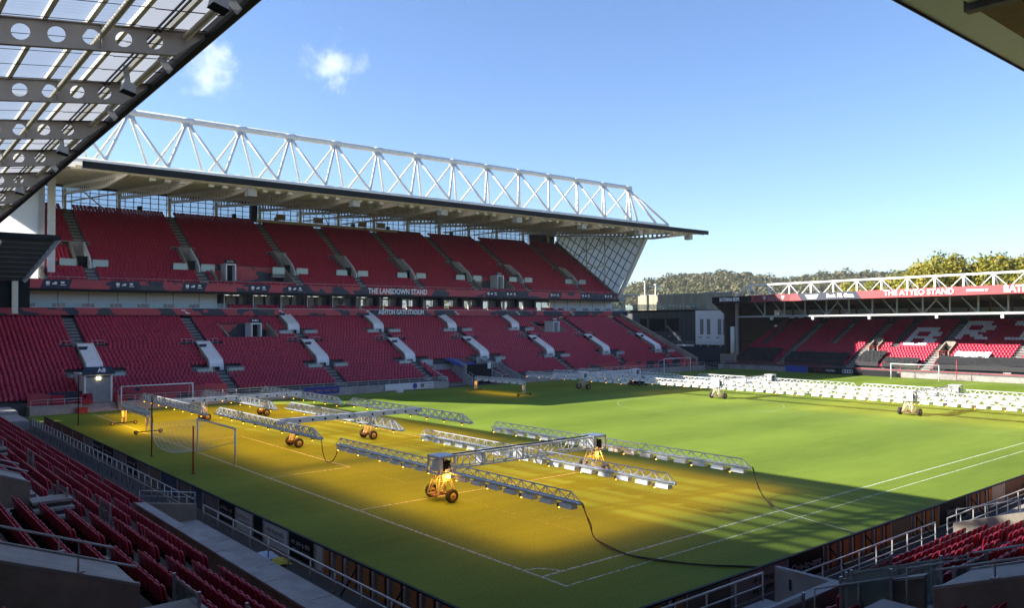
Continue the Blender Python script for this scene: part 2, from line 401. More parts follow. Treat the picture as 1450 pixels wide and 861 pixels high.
def seat_rows(T, v0, z0, n, dv, dz, rng, aisles, holes, pitch=0.5, col=lambda u, k: 0, rows=None):
    for k in range(n):
        if rows and k not in rows: continue
        v = v0 + k * dv; z = z0 + k * dz; u0, u1 = rng(k)
        cuts = [(a - w / 2, a + w / 2) for a, w, k0, k1 in aisles if k0 <= k < k1] + row_cuts(v, dv, holes)
        for a, b in spans(u0 + .1, u1 - .1, cuts):
            nn = int((b - a) / pitch)
            st = a + ((b - a) - nn * pitch) / 2
            for i in range(nn):
                u = st + (i + .5) * pitch
                c = col(u, k)
                if c is not None: SEATS.append((T, u, v, z, c))

# ------------------------------------------------------------------ the long two-tier stand
LS = thing('grandstand', 'long two tier grandstand with red seats and white roof truss, behind the far touchline', 'grandstand', (50, 72, 0))
LZ0, LV0, LDV, LDZ, LN = 1.1, 73.5, 0.8, 0.3915, 24
UZ0, UV0, UDV, UDZ, UN = 14.55, 92.55, 0.8, 0.529, 23
lz = lambda v: LZ0 + (v - LV0) * LDZ / LDV
uz = lambda v: UZ0 + (v - UV0) * UDZ / UDV
l_aisle = [1.8, 16.3, 30.8, 44.7, 59.0, 73.1, 87.2, 101.4]
u_aisle = [5.2, 19.7, 34.2, 45.0, 56.4, 68.3, 81.0, 95.5]
VW = 1.9
low_v = [(x, 78.9, 84.1) for x in (2.2, 16.1, 30.7, 44.8, 58.8, 73.1, 86.9, 101.3)]
high_v = [(x, 88.0, 92.6) for x in (30.6, 44.8, 59.0, 72.9)]
holes_l = [(x - VW / 2, x + VW / 2, a, b) for x, a, b in low_v + high_v] + [(20.0, 27.2, 85.6, 89.5), (77.6, 83.2, 85.6, 89.7), (46.6, 60.6, 72, 78.2)]
holes_l += [(x - 3.0, x + 3.0, a - 1.7, a) for x, a, b in low_v] + [(x - 2.6, x + 2.6, a - .9, a) for x, a, b in high_v]
# vomitory side landings at the upper end of each lower box
holes_seat_l = holes_l + [(x - 2.6, x + 2.6, b, b + .9) for x, a, b in low_v]
up_v = [(x, 96.6, 100.2) for x in (4.6, 18.9, 33.6, 44.4, 55.9, 68.3, 80.8, 95.6)]
holes_u = [(x - 0.95, x + 0.95, a, b) for x, a, b in up_v] + [(21.2, 33.2, 93.4, 97.3), (69.2, 77.2, 93.4, 97.3)]
holes_seat_u = holes_u + [(x - 2.9, x + 2.9, a - .8, a + .05) for x, a, b in up_v] + [(x - 1.6, x + 1.6, b, b + .8) for x, a, b in up_v]
LX0, LX1 = -14.0, 105.6
rl = lambda k: (LX0, LX1 - k * 0.07)
ru = lambda k: (-0.4, 104.0)
mb = MB(); deck(mb, T_L, LV0, LZ0, LN, LDV, LDZ, rl, [h for h in holes_l if h[3] - h[2] > 2], base=0)
mb.build('seating_deck', LS)
mb = MB(); deck(mb, T_L, UV0, UZ0, UN, UDV, UDZ, ru, [h for h in holes_u if h[3] - h[2] > 1.5], base=UZ0 - .3)
mb.box(-0.4, 104, UV0 - .2, UV0 + 19, UZ0 - 1.0, UZ0 - .75, 'concrete_dark')
mb.build('seating_deck', LS)
for x in l_aisle:
    mb = MB(); w = 1.25
    vo = [v for v in low_v + high_v if abs(v[0] - x) < 1.2]
    for k in range(LN):
        v = LV0 + k * LDV
        if any(a - .2 < v + .4 < b for _, a, b in vo):
            if mb.v: mb.build('stairs', LS); mb = MB()
            continue
        stairs(mb, T_L, x, w, LV0, LZ0, k, k + 1, LDV, LDZ)
    if mb.v: mb.build('stairs', LS)
for x in u_aisle:
    mb = MB()
    for k in range(UN):
        v = UV0 + k * UDV
        if any(abs(q[0] - x) < 2 and q[1] - .2 < v + .4 < q[2] for q in up_v):
            if mb.v: mb.build('stairs', LS); mb = MB()
            continue
        stairs(mb, T_L, x, 1.15, UV0, UZ0, k, k + 1, UDV, UDZ)
    if mb.v: mb.build('stairs', LS)
al = [(x, 1.35, 0, 99) for x in l_aisle]
au = [(x, 1.25, 0, 99) for x in u_aisle]
seat_rows(T_L, LV0, LZ0, LN, LDV, LDZ, rl, al, holes_seat_l)
seat_rows(T_L, UV0, UZ0, UN, UDV, UDZ, ru, au, holes_seat_u)

def rail(mb, pts, h, step=1.4, m='galv', r=0.025, mid=True, post=0.022):
    """hand rail following pts (base line) with posts and a middle bar"""
    pts = [Vector(p) for p in pts]; U = Vector((0, 0, h))
    mb.tube([p + U for p in pts], r, m, 6)
    if mid: mb.tube([p + U * .55 for p in pts], r * .7, m, 5)
    for a, b in zip(pts[:-1], pts[1:]):
        n = max(1, round((b - a).length / step))
        for i in range(n + 1):
            if i == 0 and a is not pts[0]: continue
            p = a + (b - a) * i / n; mb.tube((p, p + U), post, m, 5)

def railpart(S, pts, *a, **k):
    mb = MB(); rail(mb, pts, *a, **k); return mb.build('handrail', S)

def low_vomitory(x, a, b, k):
    hw = VW / 2; za, zb = lz(a), lz(b); t = 0.16
    mb = MB()
    top = lambda y: lz(y) + .75
    for s in (-1, 1):        # side walls with a well rounded lower end, open to the sky between them
        xs = x + s * (hw - t / 2)
        prof = [(a + .1, za - .9)] + [(a + .1 + 1.0 * (1 - math.cos(q)), top(a + 1.1) - 1.1 + 1.1 * math.sin(q)) for q in (0, .35, .7, 1.05, 1.35)] + [(b, top(b)), (b, zb - .4)]
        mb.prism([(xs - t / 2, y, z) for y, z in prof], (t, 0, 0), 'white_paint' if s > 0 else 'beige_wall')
    body = [(y + .05, z - .05) for y, z in prof]; mb.prism([(x - hw + t, y, z) for y, z in body], (2 * (hw - t), 0, 0), 'white_paint')
    mb.box(x - hw, x + hw, b - .1, b + .1, zb - .6, top(b) - .1, 'concrete_light')
    mb.box(x - 3.0, x + 3.0, a - 1.7, a - .02, za - 1.2, lz(a - 1.7) - .1, 'concrete')
    v = mb.build('vomitory', LS)
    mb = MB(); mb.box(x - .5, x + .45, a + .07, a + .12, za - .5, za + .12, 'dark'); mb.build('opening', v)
    mb = MB(); xs = x - hw - .012
    mb.prism([(xs, b - 1.7, top(b - 1.7) - .75), (xs, b - .3, top(b - .3) - .75), (xs, b - .1, top(b) - .1), (xs, b - 1.5, top(b - 1.5) - .1)], (-.02, 0, 0), 'navy')
    mb.hexa([(x - hw + .05, b - 1.52, top(b - 1.5) - .2), (x - .1, b - 1.52, top(b - 1.5) - .2), (x - .1, b - 1.5, top(b - 1.5) - .2), (x - hw + .05, b - 1.5, top(b - 1.5) - .2), (x - hw + .05, b - 1.45, top(b - 1.5) + .35), (x + .1, b - 1.45, top(b - 1.5) + .35), (x + .1, b - 1.43, top(b - 1.5) + .35), (x - hw + .05, b - 1.43, top(b - 1.5) + .35)], 'navy'); mb.build('sign', v)
    y = a - 1.6; zf = lz(a - 1.7) - .1
    for s in (-1, 1):
        railpart(v, [(x + s * .8, y, zf), (x + s * 2.95, y, zf), (x + s * 2.95, a, zf)], 1.05, 1.0)
        railpart(v, [(x + s * 2.4, b + .9, lz(b)), (x + s * hw, b + .9, lz(b))], 1.0, .7)
        mb = MB(); mb.box(x + s * 1.9 - .95, x + s * 1.9 + .95, y - .02, y, zf + .1, zf + .95, 'glass_bright'); mb.build('glass_panel', v)
for i, (x, a, b) in enumerate(low_v + high_v): low_vomitory(x, a, b, i)

def up_vomitory(x, a, b):
    mb = MB()
    for s in (-1, 1):
        xs = x + s * .85
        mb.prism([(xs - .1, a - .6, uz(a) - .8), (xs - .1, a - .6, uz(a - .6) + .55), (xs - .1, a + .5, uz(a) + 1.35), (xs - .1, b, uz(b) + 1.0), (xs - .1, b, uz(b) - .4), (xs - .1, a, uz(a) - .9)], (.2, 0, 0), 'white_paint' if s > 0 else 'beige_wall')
    mb.box(x - .95, x + .95, b - .1, b + .45, uz(b) - 1.5, uz(b) + 1.0, 'concrete')
    mb.box(x - 2.9, x + 2.9, a - .8, a, uz(a - .8) - .4, uz(a - .8), 'concrete')
    v = mb.build('vomitory', LS)
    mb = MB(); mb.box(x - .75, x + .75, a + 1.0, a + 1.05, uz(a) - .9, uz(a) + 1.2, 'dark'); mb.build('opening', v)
    for s in (-1, 1): mb = MB(); mb.box(x + s * 1.95 - .95, x + s * 1.95 + .95, a - .82, a - .8, uz(a - .8) + .1, uz(a - .8) + 1.15, 'glass_bright'); mb.build('glass_panel', v)
    railpart(v, [(x - 1.7, b + .8, uz(b)), (x + 1.7, b + .8, uz(b))], 1.05, .8)
    for s in (-1, 1): railpart(v, [(x + s * 1.0, a - .8, uz(a - .8)), (x + s * 2.9, a - .8, uz(a - .8))], 1.2, .95, mid=False)
for v_ in up_v: up_vomitory(*v_)

def recess(x0, x1, v0, v1, zf, px, lettering):
    """cut-out in the seats lined with camouflage boards, beige cheeks and a pale doorway"""
    ztop = zf(v1) + .25; z0 = zf(v0) - .35
    mb = MB()
    mb.box(x0, x1, v1 - .1, v1 + .35, z0, ztop, 'camo'); mb.box(x0, x1, v0, v0 + .1, z0 - .2, z0 + .75, 'camo'); mb.box(x0, x1, v0, v1, z0 - .25, z0, 'concrete_dark')
    r = mb.build('camera_bay', LS)
    mb = MB()
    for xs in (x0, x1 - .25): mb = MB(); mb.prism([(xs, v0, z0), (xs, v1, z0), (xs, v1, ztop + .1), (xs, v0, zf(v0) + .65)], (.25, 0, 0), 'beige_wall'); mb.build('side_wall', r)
    mb = MB(); mb.box(px - .75, px - .6, v0 + 1.4, v1, z0, ztop + .1, 'white_paint'); mb.box(px + .6, px + .75, v0 + 1.4, v1, z0, ztop + .1, 'white_paint')
    mb.box(px - .75, px + .75, v0 + 1.6, v1, ztop, ztop + .2, 'white_paint'); mb.build('doorway', r)
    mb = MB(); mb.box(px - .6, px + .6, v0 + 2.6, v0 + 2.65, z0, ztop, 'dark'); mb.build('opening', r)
    mb = MB(); mb.prism([(px - .9, v0 + 1.5, ztop + .22), (px + .9, v0 + 1.5, ztop + .22), (px + .9, v0 + 2.3, ztop + .8), (px - .9, v0 + 2.3, ztop + .8)], (0, .06, .02), 'navy'); s = mb.build('sign', r)
    text(lettering, .6, (px, v0 + 1.86, ztop + .53), (R(38), 0, 0), 'text_white', r, .02)
recess(20.0, 27.2, 85.6, 89.4, lz, 24.6, 'A81'); recess(77.6, 83.2, 85.6, 89.6, lz, 82.0, 'A85')
recess(21.2, 33.2, 93.4, 97.2, uz, 23.9, 'A42'); recess(69.2, 77.2, 93.4, 97.2, uz, 75.0, 'A46')

# white players' entrance box at the left with a lamp, and the tunnel in the middle
mb = MB()
for s in (-1, 1): mb.prism([(1.2 + s * 1.3 - .1, 72.6, .9), (1.2 + s * 1.3 - .1, 72.6, 3.9), (1.2 + s * 1.3 - .1, 77.5, lz(77.5) + .9), (1.2 + s * 1.3 - .1, 77.5, .9)], (.2, 0, 0), 'white_paint')
mb.box(0, 2.4, 72.65, 72.8, .9, 3.6, 'concrete_light'); mb.box(-.1, 2.5, 72.6, 77.4, 3.75, 3.9, 'white_paint')
e = mb.build('entrance_box', LS)
mb = MB(); mb.prism([(-.5, 72.4, 3.9), (2.9, 72.4, 3.9), (2.5, 72.9, 4.7), (-.1, 72.9, 4.7)], (0, .1, 0), 'navy'); mb.build('sign', e)
text('A8', .7, (1.5, 72.6, 4.3), (R(58), 0, 0), 'text_white', e, .02)
mb = MB(); mb.box(1.0, 1.4, 72.5, 72.6, 3.35, 3.65, 'bulb_white'); mb.build('lamp', e)
mb = MB(); mb.box(1.27, 1.33, 72.62, 72.65, .9, 3.6, 'grey_steel'); mb.build('door_seam', e)

mb = MB(); zt = lz(78.2)
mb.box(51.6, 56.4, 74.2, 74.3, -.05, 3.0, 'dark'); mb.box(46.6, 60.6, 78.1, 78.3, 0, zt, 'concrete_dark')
mb.prism([(51.4, 74.0, 3.0), (51.4, 78.2, 3.0 + .9), (51.4, 78.2, 0), (51.4, 74.2, 0)], (.2, 0, 0), 'concrete_light')
mb.prism([(56.4, 74.0, 3.0), (56.4, 78.2, 3.0 + .9), (56.4, 78.2, 0), (56.4, 74.2, 0)], (.2, 0, 0), 'concrete_light')
tn = mb.build('players_tunnel', LS)
mb = MB(); mb.hexa([(50.7, 74.6, 2.75), (54.3, 74.6, 2.75), (53.6, 77.6, 3.75), (50.0, 77.6, 3.75), (50.7, 74.6, 2.8), (54.3, 74.6, 2.8), (53.6, 77.6, 3.8), (50.0, 77.6, 3.8)], 'blue'); mb.hexa([(52.6, 75.8, 3.21), (54.0, 75.8, 3.21), (53.6, 77.6, 3.82), (52.2, 77.6, 3.82), (52.6, 75.8, 3.24), (54.0, 75.8, 3.24), (53.6, 77.6, 3.85), (52.2, 77.6, 3.85)], 'rust'); mb.build('canopy', tn)
mb = MB(); mb.box(54.9, 55.5, 73.2, 73.28, 2.3, 3.2, 'white_paint'); mb.build('sign', tn)
for sx0, sx1 in ((46.8, 51.2), (57.0, 60.4)):
    mb = MB(); mb.prism([(sx0 - .15, 72.2, 0), (sx0 - .15, 72.2, 1.3), (sx0 - .15, 77.5, 2.9), (sx0 - .15, 77.5, 0)], (.22, 0, 0), 'concrete_light')
    mb.box(sx0, sx1, 77.3, 77.5, 0, 3.0, 'concrete_light'); mb.prism([(sx1, 72.2, 0), (sx1, 72.2, 1.1), (sx1, 77.5, 2.9), (sx1, 77.5, 0)], (.2, 0, 0), 'concrete_light')
    for k in range(4): mb.box(sx0 + .07, sx1, 73.6 + k * .9, 77.3, .2 + k * .4 - .4 if k else 0, .2 + k * .4, 'concrete')
    mb.build('dugout', LS)
    for k in range(4):
        for i in range(int((sx1 - sx0 - .4) / .55)): SEATS.append((T_L, sx0 + .5 + i * .55, 73.6 + k * .9, .2 + k * .4, 0))
railpart(tn, [(52.2, 72.0, 0), (52.0, 74.0, .8)], 1.1, .8); railpart(tn, [(51.0, 71.8, 0), (51.2, 76.5, 1.8)], 1.1, 1.2)

# pitch-side wall, terrace strip, camouflage hoardings
mb = MB()
for x0, x1 in ((-5.4, -.6), (2.9, 46.4), (60.8, 106)):
    mb.box(x0, x1, 71.4, 71.65, -.03, .95, 'concrete_light'); mb.box(x0, x1, 71.65, 73.5, -.03, .85, 'concrete')
for k in range(4): mb.box(-.6, 2.9, 71.5 + k * .45, 72.6, -.03 + k * .22, .19 + k * .22, 'concrete_light')
mb.build('pitch_wall', LS)
for x0, x1 in ((-5.3, -.2), (2.7, 15.4), (76.5, 105.4)):
    mb = MB(); mb.box(x0, x1, 73.3, 73.42, .85, 2.15, 'camo'); mb.build('hoarding', LS)
for xa, xb in ((-5.3, -.7), (3, 46.3), (61, 105.8)): railpart(LS, [(xa, 71.5, .95), (xb, 71.5, .95)], .62, 1.6, 'white_steel')
# sloping parapet at the right end of the lower tier
mb = MB(); x = LX1
mb.prism([(x + .05, 73.2, 0), (x + .05, 73.2, LZ0 + 1.2), (x - 1.6, 92.7, lz(92.7) + 1.0), (x - 1.6, 92.7, 0)], (.45, 0, 0), 'beige_wall'); mb.build('parapet', LS)
mb = MB(); mb.prism([(104.02, 92.4, uz(92.4) - .5), (104.02, 92.4, uz(92.4) + .5), (104.02, 111, uz(111) + .8), (104.02, 111, uz(111) - .6)], (.5, 0, 0), 'beige_wall'); mb.build('parapet', LS)
mb = MB(); mb.prism([(-.75, 92.4, uz(92.4) - .5), (-.75, 92.4, uz(92.4) + .5), (-.75, 111, uz(111) + .8), (-.75, 111, uz(111) - .6)], (.3, 0, 0), 'beige_wall'); mb.build('parapet', LS)

# box level between the tiers
mb = MB(); mb.box(LX0, 106.5, 91.4, 91.55, 10.45, 11.38, 'camo'); bf = mb.build('balcony_front', LS)
text('ASHTON GATE STADIUM', 1.02, (51.1, 91.38, 10.95), TY, 'text_white', bf, .03, sx=.76)
for cx in (16, 30, 44.7, 62, 76, 90):
    mb = MB()
    for j, (dx, dz, w) in enumerate(((0, .2, .5), (.35, -.02, .28), (.6, -.2, .5))): mb.box(cx + dx - w / 2, cx + dx + w / 2, 91.37, 91.385, 10.9 + dz - .07, 10.9 + dz + .07, 'text_white')
    mb.build('emblem', bf)
mb = MB(); mb.box(LX0, 106.5, 91.38, 91.57, 11.38, 11.42, 'galv'); mb.build('capping_rail', LS)
mb = MB(); mb.box(LX0, 106, 91.55, 97, 10.4, 10.84, 'concrete'); mb.box(LX0, 106, 92.84, 94.4, 10.84, 11.15, 'concrete'); mb.build('balcony_floor', LS)
mb = MB(); mb.box(LX0, 106, 91.9, 97.2, 13.62, 13.8, 'concrete_dark'); mb.build('balcony_ceiling', LS)
M['glass_bal'] = glass('pale_balustrade_glass', (0.62, 0.75, 0.73), 0.22)
M['panel_grey'] = mat('pale_grey_panel', (0.85, 0.88, 0.88), 0.6, 0.06, 0.5)
M['panel_room'] = mat('beige_room_wall', (0.62, 0.54, 0.44), 0.7, 0.15, 0.6)
for x0, x1 in ((LX0, 22.0), (88.0, 105.8)):
    mb = MB(); mb.box(x0, x1, 95.2, 95.4, 10.9, 13.62, 'panel_grey'); w = mb.build('rear_panel', LS)
    mb = MB(); xx = x0 + 1.0
    while xx < x1: mb.box(xx - .05, xx + .05, 95.14, 95.2, 10.9, 13.62, 'grey_steel'); xx += 3.6
    mb.build('panel_joint', w)
    mb = MB(); mb.box(x0, x1, 91.6, 91.64, 11.42, 12.1, 'glass_bal'); mb.build('glass_balustrade', LS)
    xx = x0 + 1.2
    while xx < x1 - 1:
        for i in range(3): SEATS.append((T_L, xx + i * .5, 93.3, 11.15, 0))
        xx += 3.4
nb = 0; x = 22.3
while x < 87:
    w = 4.35
    mb = MB(); mb.box(x, x + .45, 94.6, 97.5, 10.9, 13.62, 'navy'); mb.box(x + .45, x + .75, 95.0, 95.6, 10.9, 13.62, 'panel_grey'); mb.build('box_divider', LS)
    mb = MB(); mb.box(x + .75, x + w, 95.5, 95.53, 10.9, 13.6, 'glass_clear'); g = mb.build('window', LS)
    mb = MB()
    for xx in (x + .75, x + .75 + (w - .75) / 2, x + w - .08): mb.box(xx, xx + .08, 95.42, 95.5, 10.9, 13.6, 'black')
    mb.box(x + .75, x + w, 95.42, 95.5, 13.45, 13.6, 'black'); mb.build('frame', g)
    if x < 52:
        mb = MB(); mb.box(x + .5, x + w, 100.2, 100.4, 10.8, 13.62, 'panel_room'); mb.box(x + 2.2, x + 2.8, 100.1, 100.2, 10.8, 13.3, 'concrete_dark'); mb.build('room_wall', LS)
        mb = MB(); mb.box(x + 1.4, x + 2.4, 97.6, 97.8, 13.5, 13.56, 'bulb_cold'); mb.box(x + 3.0, x + 3.9, 97.6, 97.8, 13.5, 13.56, 'bulb_cold'); mb.build('ceiling_lamp', LS)
    for kk in range(2):
        for i in range(7):
            if random.random() < .92: SEATS.append((T_L, x + .9 + i * .48, 91.75 + kk * 1.1, 10.85 + kk * .32, 0))
    x += w
mb = MB(); mb.box(LX0, 106, 97.5, 112, 10.3, 10.8, 'concrete'); mb.box(52, 106, 97.5, 112, 13.62, 13.8, 'concrete_dark'); mb.box(LX0, 52, 97.5, 112, 13.62, 13.8, 'concrete_dark'); mb.build('concourse_slab', LS)
mb = MB()
for k in range(9): xx = 56 + k * 4.0; mb.box(xx, xx + .35, 110, 110.4, 10.8, 13.62, 'cream_steel')
mb.build('concourse_column', LS)
tp = MB(); tp.box(54, 106, 112, 124, 10.3, 10.8, 'concrete'); tp.build('terrace', LS)
PS = None
for i, x in enumerate((57.5, 63.5, 68.5, 73.5, 79.5, 84.5)):
    o = thing('parasol', 'white parasol on the terrace seen through the glazed boxes', 'parasol', (x, 115.5 + (i % 3) * 2.2, 10.8), 0, 'white parasols beyond the boxes'); y = 115.5 + (i % 3) * 2.2
    mb = MB(); mb.tube([(x, y, 10.8), (x, y, 13.4)], .04, 'black', 6); mb.build('pole', o)
    mb = MB(); n = 8; mb.add([(x, y, 13.55)] + [(x + 1.7 * math.cos(2 * PI * k / n), y + 1.7 * math.sin(2 * PI * k / n), 12.85) for k in range(n)], [(0, 1 + k, 1 + (k + 1) % n) for k in range(n)], 'gable_white'); mb.build('canopy', o)
# upper tier fascia
mb = MB(); mb.box(-3.2, 105.0, 91.75, 91.9, 13.78, 14.95, 'camo'); uf = mb.build('fascia_board', LS)
text('THE LANSDOWN STAND', 1.2, (50.7, 91.73, 14.36), TY, 'text_white', uf, .035, sx=.83)
for cx in (0.5, 8.6, 17.5, 26.8, 32.5, 70.5, 75.0, 86, 94.5, 101):
    mb = MB()
    mb.prism([(cx - 1.7, 91.742, 13.8), (cx + 1.5, 91.742, 13.8), (cx + 1.9, 91.742, 14.93), (cx - 1.3, 91.742, 14.93)], (0, .006, 0), 'navy')
    for dx, w, z0, z1 in ((-.85, .42, 14.28, 14.66), (-.85, .3, 14.12, 14.2), (-.1, .5, 14.28, 14.46), (.02, .3, 14.44, 14.6), (.8, .4, 14.42, 14.66), (.85, .62, 14.18, 14.28)):
        mb.box(cx + dx - w / 2, cx + dx + w / 2, 91.735, 91.752, z0, z1, 'text_white')
    mb.build('emblem', uf)
mb = MB(); mb.box(-3.2, 105, 91.72, 91.95, 13.45, 13.78, 'black'); mb.build('soffit_trim', LS)
mb = MB(); rail(mb, [(-.4, 92.1, 14.55), (104, 92.1, 14.55)], .75, 2.4, 'galv', mid=False); mb.build('handrail', LS)

# roof
def zroof(y): return 27.15 + (y - 75) * 0.085
mb = MB()
P = [(0, 75.2), (112, 75.2), (112, 115), (-16, 115), (-12, 92)]
F = [(0, 75.2), (112, 75.2), (112, 83.0), (-5.6, 83.0)]
B = [(-5.6, 83.0), (112, 83.0), (112, 115), (-16, 115), (-12, 92)]
mb.prism([(x, y, zroof(y) - .12) for x, y in B], (0, 0, .12), 'roof_under')
r = mb.build('roof', LS)
mb = MB(); mb.prism([(x, y, zroof(y) - .06) for x, y in F], (0, 0, .03), 'polycarb_white'); mb.build('translucent_strip', r)
mb = MB(); mb.box(0, 112.2, 75.0, 75.25, 26.5, 27.25, 'black'); mb.build('edge_trim', r)
mb = MB(); mb.box(0, 112, 75.9, 76.15, 26.5, 26.75, 'cream_steel'); mb.tube([(0, 77.0, 26.75), (112, 77.0, 26.75)], .1, 'cream_steel', 6); mb.build('gutter', r)
mb = MB()
for y in [78.5 + 2.6 * k for k in range(14)]: mb.box(-8 if y > 86 else 0, 112, y - .07, y + .07, zroof(y) - .38, zroof(y) - .125, 'cream_steel')
mb.build('purlins', LS)
raf = []
for k in range(15):
    x = 5.1 + 7.45 * k
    mb = MB()
    zt = lambda y: zroof(y) - .40
    dep = lambda y: .32 + min(1.0, max(0, (y - 76) / 11)) * 1.05
    mb.bar((x, 75.9, zt(75.9) - .05), (x, 113, zt(113) - .05), .26, .1, 'cream_steel')
    ys = [76.0, 79, 83, 87, 92, 98, 105, 113]
    for a, b in zip(ys[:-1], ys[1:]): mb.bar((x, a, zt(a) - dep(a)), (x, b, zt(b) - dep(b)), .26, .1, 'cream_steel')
    y = 76.0
    while y < 112:      # cellular web: posts and strips with slots between
        d = dep(y)
        if d < .75: mb.box(x - .03, x + .03, y, y + 1.21, zt(y) - d, zt(y) - .05, 'cream_steel')
        else:
            mb.box(x - .03, x + .03, y, y + .5, zt(y) - d, zt(y) - .02, 'cream_steel'); mb.box(x - .03, x + .03, y + .5, y + 1.21, zt(y) - d, zt(y) - d + .42, 'cream_steel')
            mb.box(x - .03, x + .03, y + .5, y + 1.21, zt(y) - .35, zt(y), 'cream_steel')
        y += 1.2
    mb.build('roof_rafter', LS)
    mb = MB(); mb.box(x - .2, x + .2, 110.9, 111.3, 10.5, 29.3, 'cream_steel'); mb.build('column', LS)
    if k % 2 == 0 and k > 0:
        mb = MB(); mb.box(x - .55, x + .55, 77.2, 78.4, 25.55, 26.45, 'grey_steel'); mb.tube([(x, 77.8, 26.4), (x, 77.8, 26.9)], .06, 'black', 5); mb.build('loudspeaker', LS)
    if k in (0, 5, 6, 9, 10):
        mb = MB(); mb.tube([(x, 109.5, 27.2), (x + 6.5, 96, 27.9)], .11, 'cream_steel', 6); mb.tube([(x + 5.5, 110.5, 26.4), (x, 103, 28.6)], .09, 'cream_steel', 6); mb.build('roof_brace', LS)
    if k in (1, 3, 4, 6, 7, 9):
        mb = MB(); mb.box(x + 2.6, x + 3.2, 110.6, 111.1, 26.9, 27.6, 'black'); mb.build('loudspeaker', LS)
# rows of small floodlights under the front edge
for k in range(60):
    x = 8 + k * 1.72
    if k % 4 == 3: continue
    mb = MB(); mb.hexa([(x - .3, 77.3, 26.25), (x + .3, 77.3, 26.25), (x + .3, 77.7, 26.15), (x - .3, 77.7, 26.15), (x - .3, 77.35, 26.6), (x + .3, 77.35, 26.6), (x + .3, 77.8, 26.5), (x - .3, 77.8, 26.5)], 'white_steel')
    mb.build('floodlight', LS)
# rear glazing strip
mb = MB(); mb.box(-.5, 97, 112.0, 112.03, 26.4, 29.7, 'glass_clear'); g = mb.build('rear_glazing', LS)
mb = MB(); x = 0
while x < 97: mb.box(x - .05, x + .05, 111.9, 112, 26.4, 29.7, 'black'); x += 1.24
for z in (27.5, 28.3, 29.1): mb.box(-.5, 97, 111.9, 112, z - .04, z + .04, 'black')
mb.build('mullion', g)
mb = MB(); mb.box(97, 104.4, 111.6, 112, 20, 29.8, 'roof_dark'); mb.box(-14, 106, 112.03, 112.3, 0, 10.3, 'roof_dark'); mb.box(-14.3, -14, 73.5, 112.3, 0, 10.4, 'roof_dark'); mb.box(-.5, 54, 112.03, 112.3, 10.3, 13.9, 'roof_dark'); mb.box(-.5, 104.4, 112.03, 112.3, 13.9, 26.4, 'roof_dark'); mb.box(-.5, 104.4, 112.0, 112.3, 29.7, 30.3, 'roof_dark'); mb.build('rear_wall', LS)  # low rear and left end boxes, unseen, added to stop sun leaks
mb = MB(); mb.box(34, 62, 110.2, 111.6, 26.55, 27.0, 'cream_steel'); mb.box(33.2, 34.2, 110.3, 111.2, 26.5, 29.3, 'black'); mb.build('gantry', LS)
for x in (37.5, 44.5, 53.5, 57.5):
    mb = MB(); mb.box(x, x + 1.6, 110.0, 110.4, 27.1, 28.1, 'tan_box'); mb.build('gantry_screen', LS)
# wing wall at the right end
W = [(92.6, 14.85), (84.9, 25.9), (110.8, 28.6), (111.0, 26.6)]
mb = MB(); mb.prism([(104.3, y, z) for y, z in W], (.05, 0, 0), 'wing_sheet'); ww = mb.build('wing_wall', LS)
mb = MB()
def clipseg(p, d):   # segment of the line p + t d inside the convex wall polygon
    t0, t1 = -99, 99
    n = len(W); cx = sum(q[0] for q in W) / n; cz = sum(q[1] for q in W) / n
    for i in range(n):
        a, b = W[i], W[(i + 1) % n]; nx, nz = -(b[1] - a[1]), b[0] - a[0]
        if nx * (cx - a[0]) + nz * (cz - a[1]) < 0: nx, nz = -nx, -nz
        num = nx * (a[0] - p[0]) + nz * (a[1] - p[1]); den = nx * d[0] + nz * d[1]
        if abs(den) < 1e-9: continue
        t = num / den
        if den > 0: t0 = max(t0, t)
        else: t1 = min(t1, t)
    return (t0, t1) if t1 > t0 + .3 else None
d1 = (-.572, .82); d2 = (.855, .518)
for k in range(-8, 18):
    for dd, st, off in ((d1, 1.55, (.855, .518)), (d2, 1.9, (-.572, .82))):
        p = (92.6 + off[0] * st * k, 14.85 + off[1] * st * k); c = clipseg(p, dd)
        if c: mb.bar((104.24, p[0] + dd[0] * c[0], p[1] + dd[1] * c[0]), (104.24, p[0] + dd[0] * c[1], p[1] + dd[1] * c[1]), .1, .13, 'black', up=(1, 0, 0))
mb.build('glazing_bars', ww)
mb = MB(); mb.bar((104.3, 92.2, 13.8), (104.3, 84.4, 26.2), .5, .9, 'white_steel', up=(1, 0, 0)); mb.build('edge_post', ww)
mb = MB(); mb.tube([(104.0, 95.6, 16.8), (104.0, 95.6, 27.5)], .14, 'cream_steel', 6); mb.tube([(104, 101, 20), (104, 101, 28)], .14, 'cream_steel', 6); mb.tube([(104, 95.6, 21), (104, 101, 21)], .09, 'cream_steel', 6); mb.tube([(104, 106, 23.4), (104, 95.6, 26)], .1, 'cream_steel', 6); mb.build('wing_frame', ww)
mb = MB(); mb.hexa([(104.1, 91.6, 13.5), (106.3, 91.6, 13.5), (106.3, 94.5, 13.5), (104.1, 94.5, 13.5), (104.1, 91.6, 15.2), (105, 91.6, 15.2), (105, 94.5, 15.2), (104.1, 94.5, 15.2)], 'concrete_light'); mb.build('corner_block', LS)
mb = MB(); mb.box(-1.0, -.85, 95.1, 112, 13.9, 29.2, 'wing_sheet'); mb.build('side_wall', LS)  # unseen wall added to stop sun slipping past the roof's left end
# left end: opal gable sheet and white post
mb = MB(); mb.box(-15, -.2, 95, 95.04, 15.2, 27.6, 'gable_white'); mb.build('gable_sheet', LS)
mb = MB(); mb.box(.1, .95, 94.6, 95.1, 13.9, 28.4, 'white_steel'); mb.build('gable_post', LS)
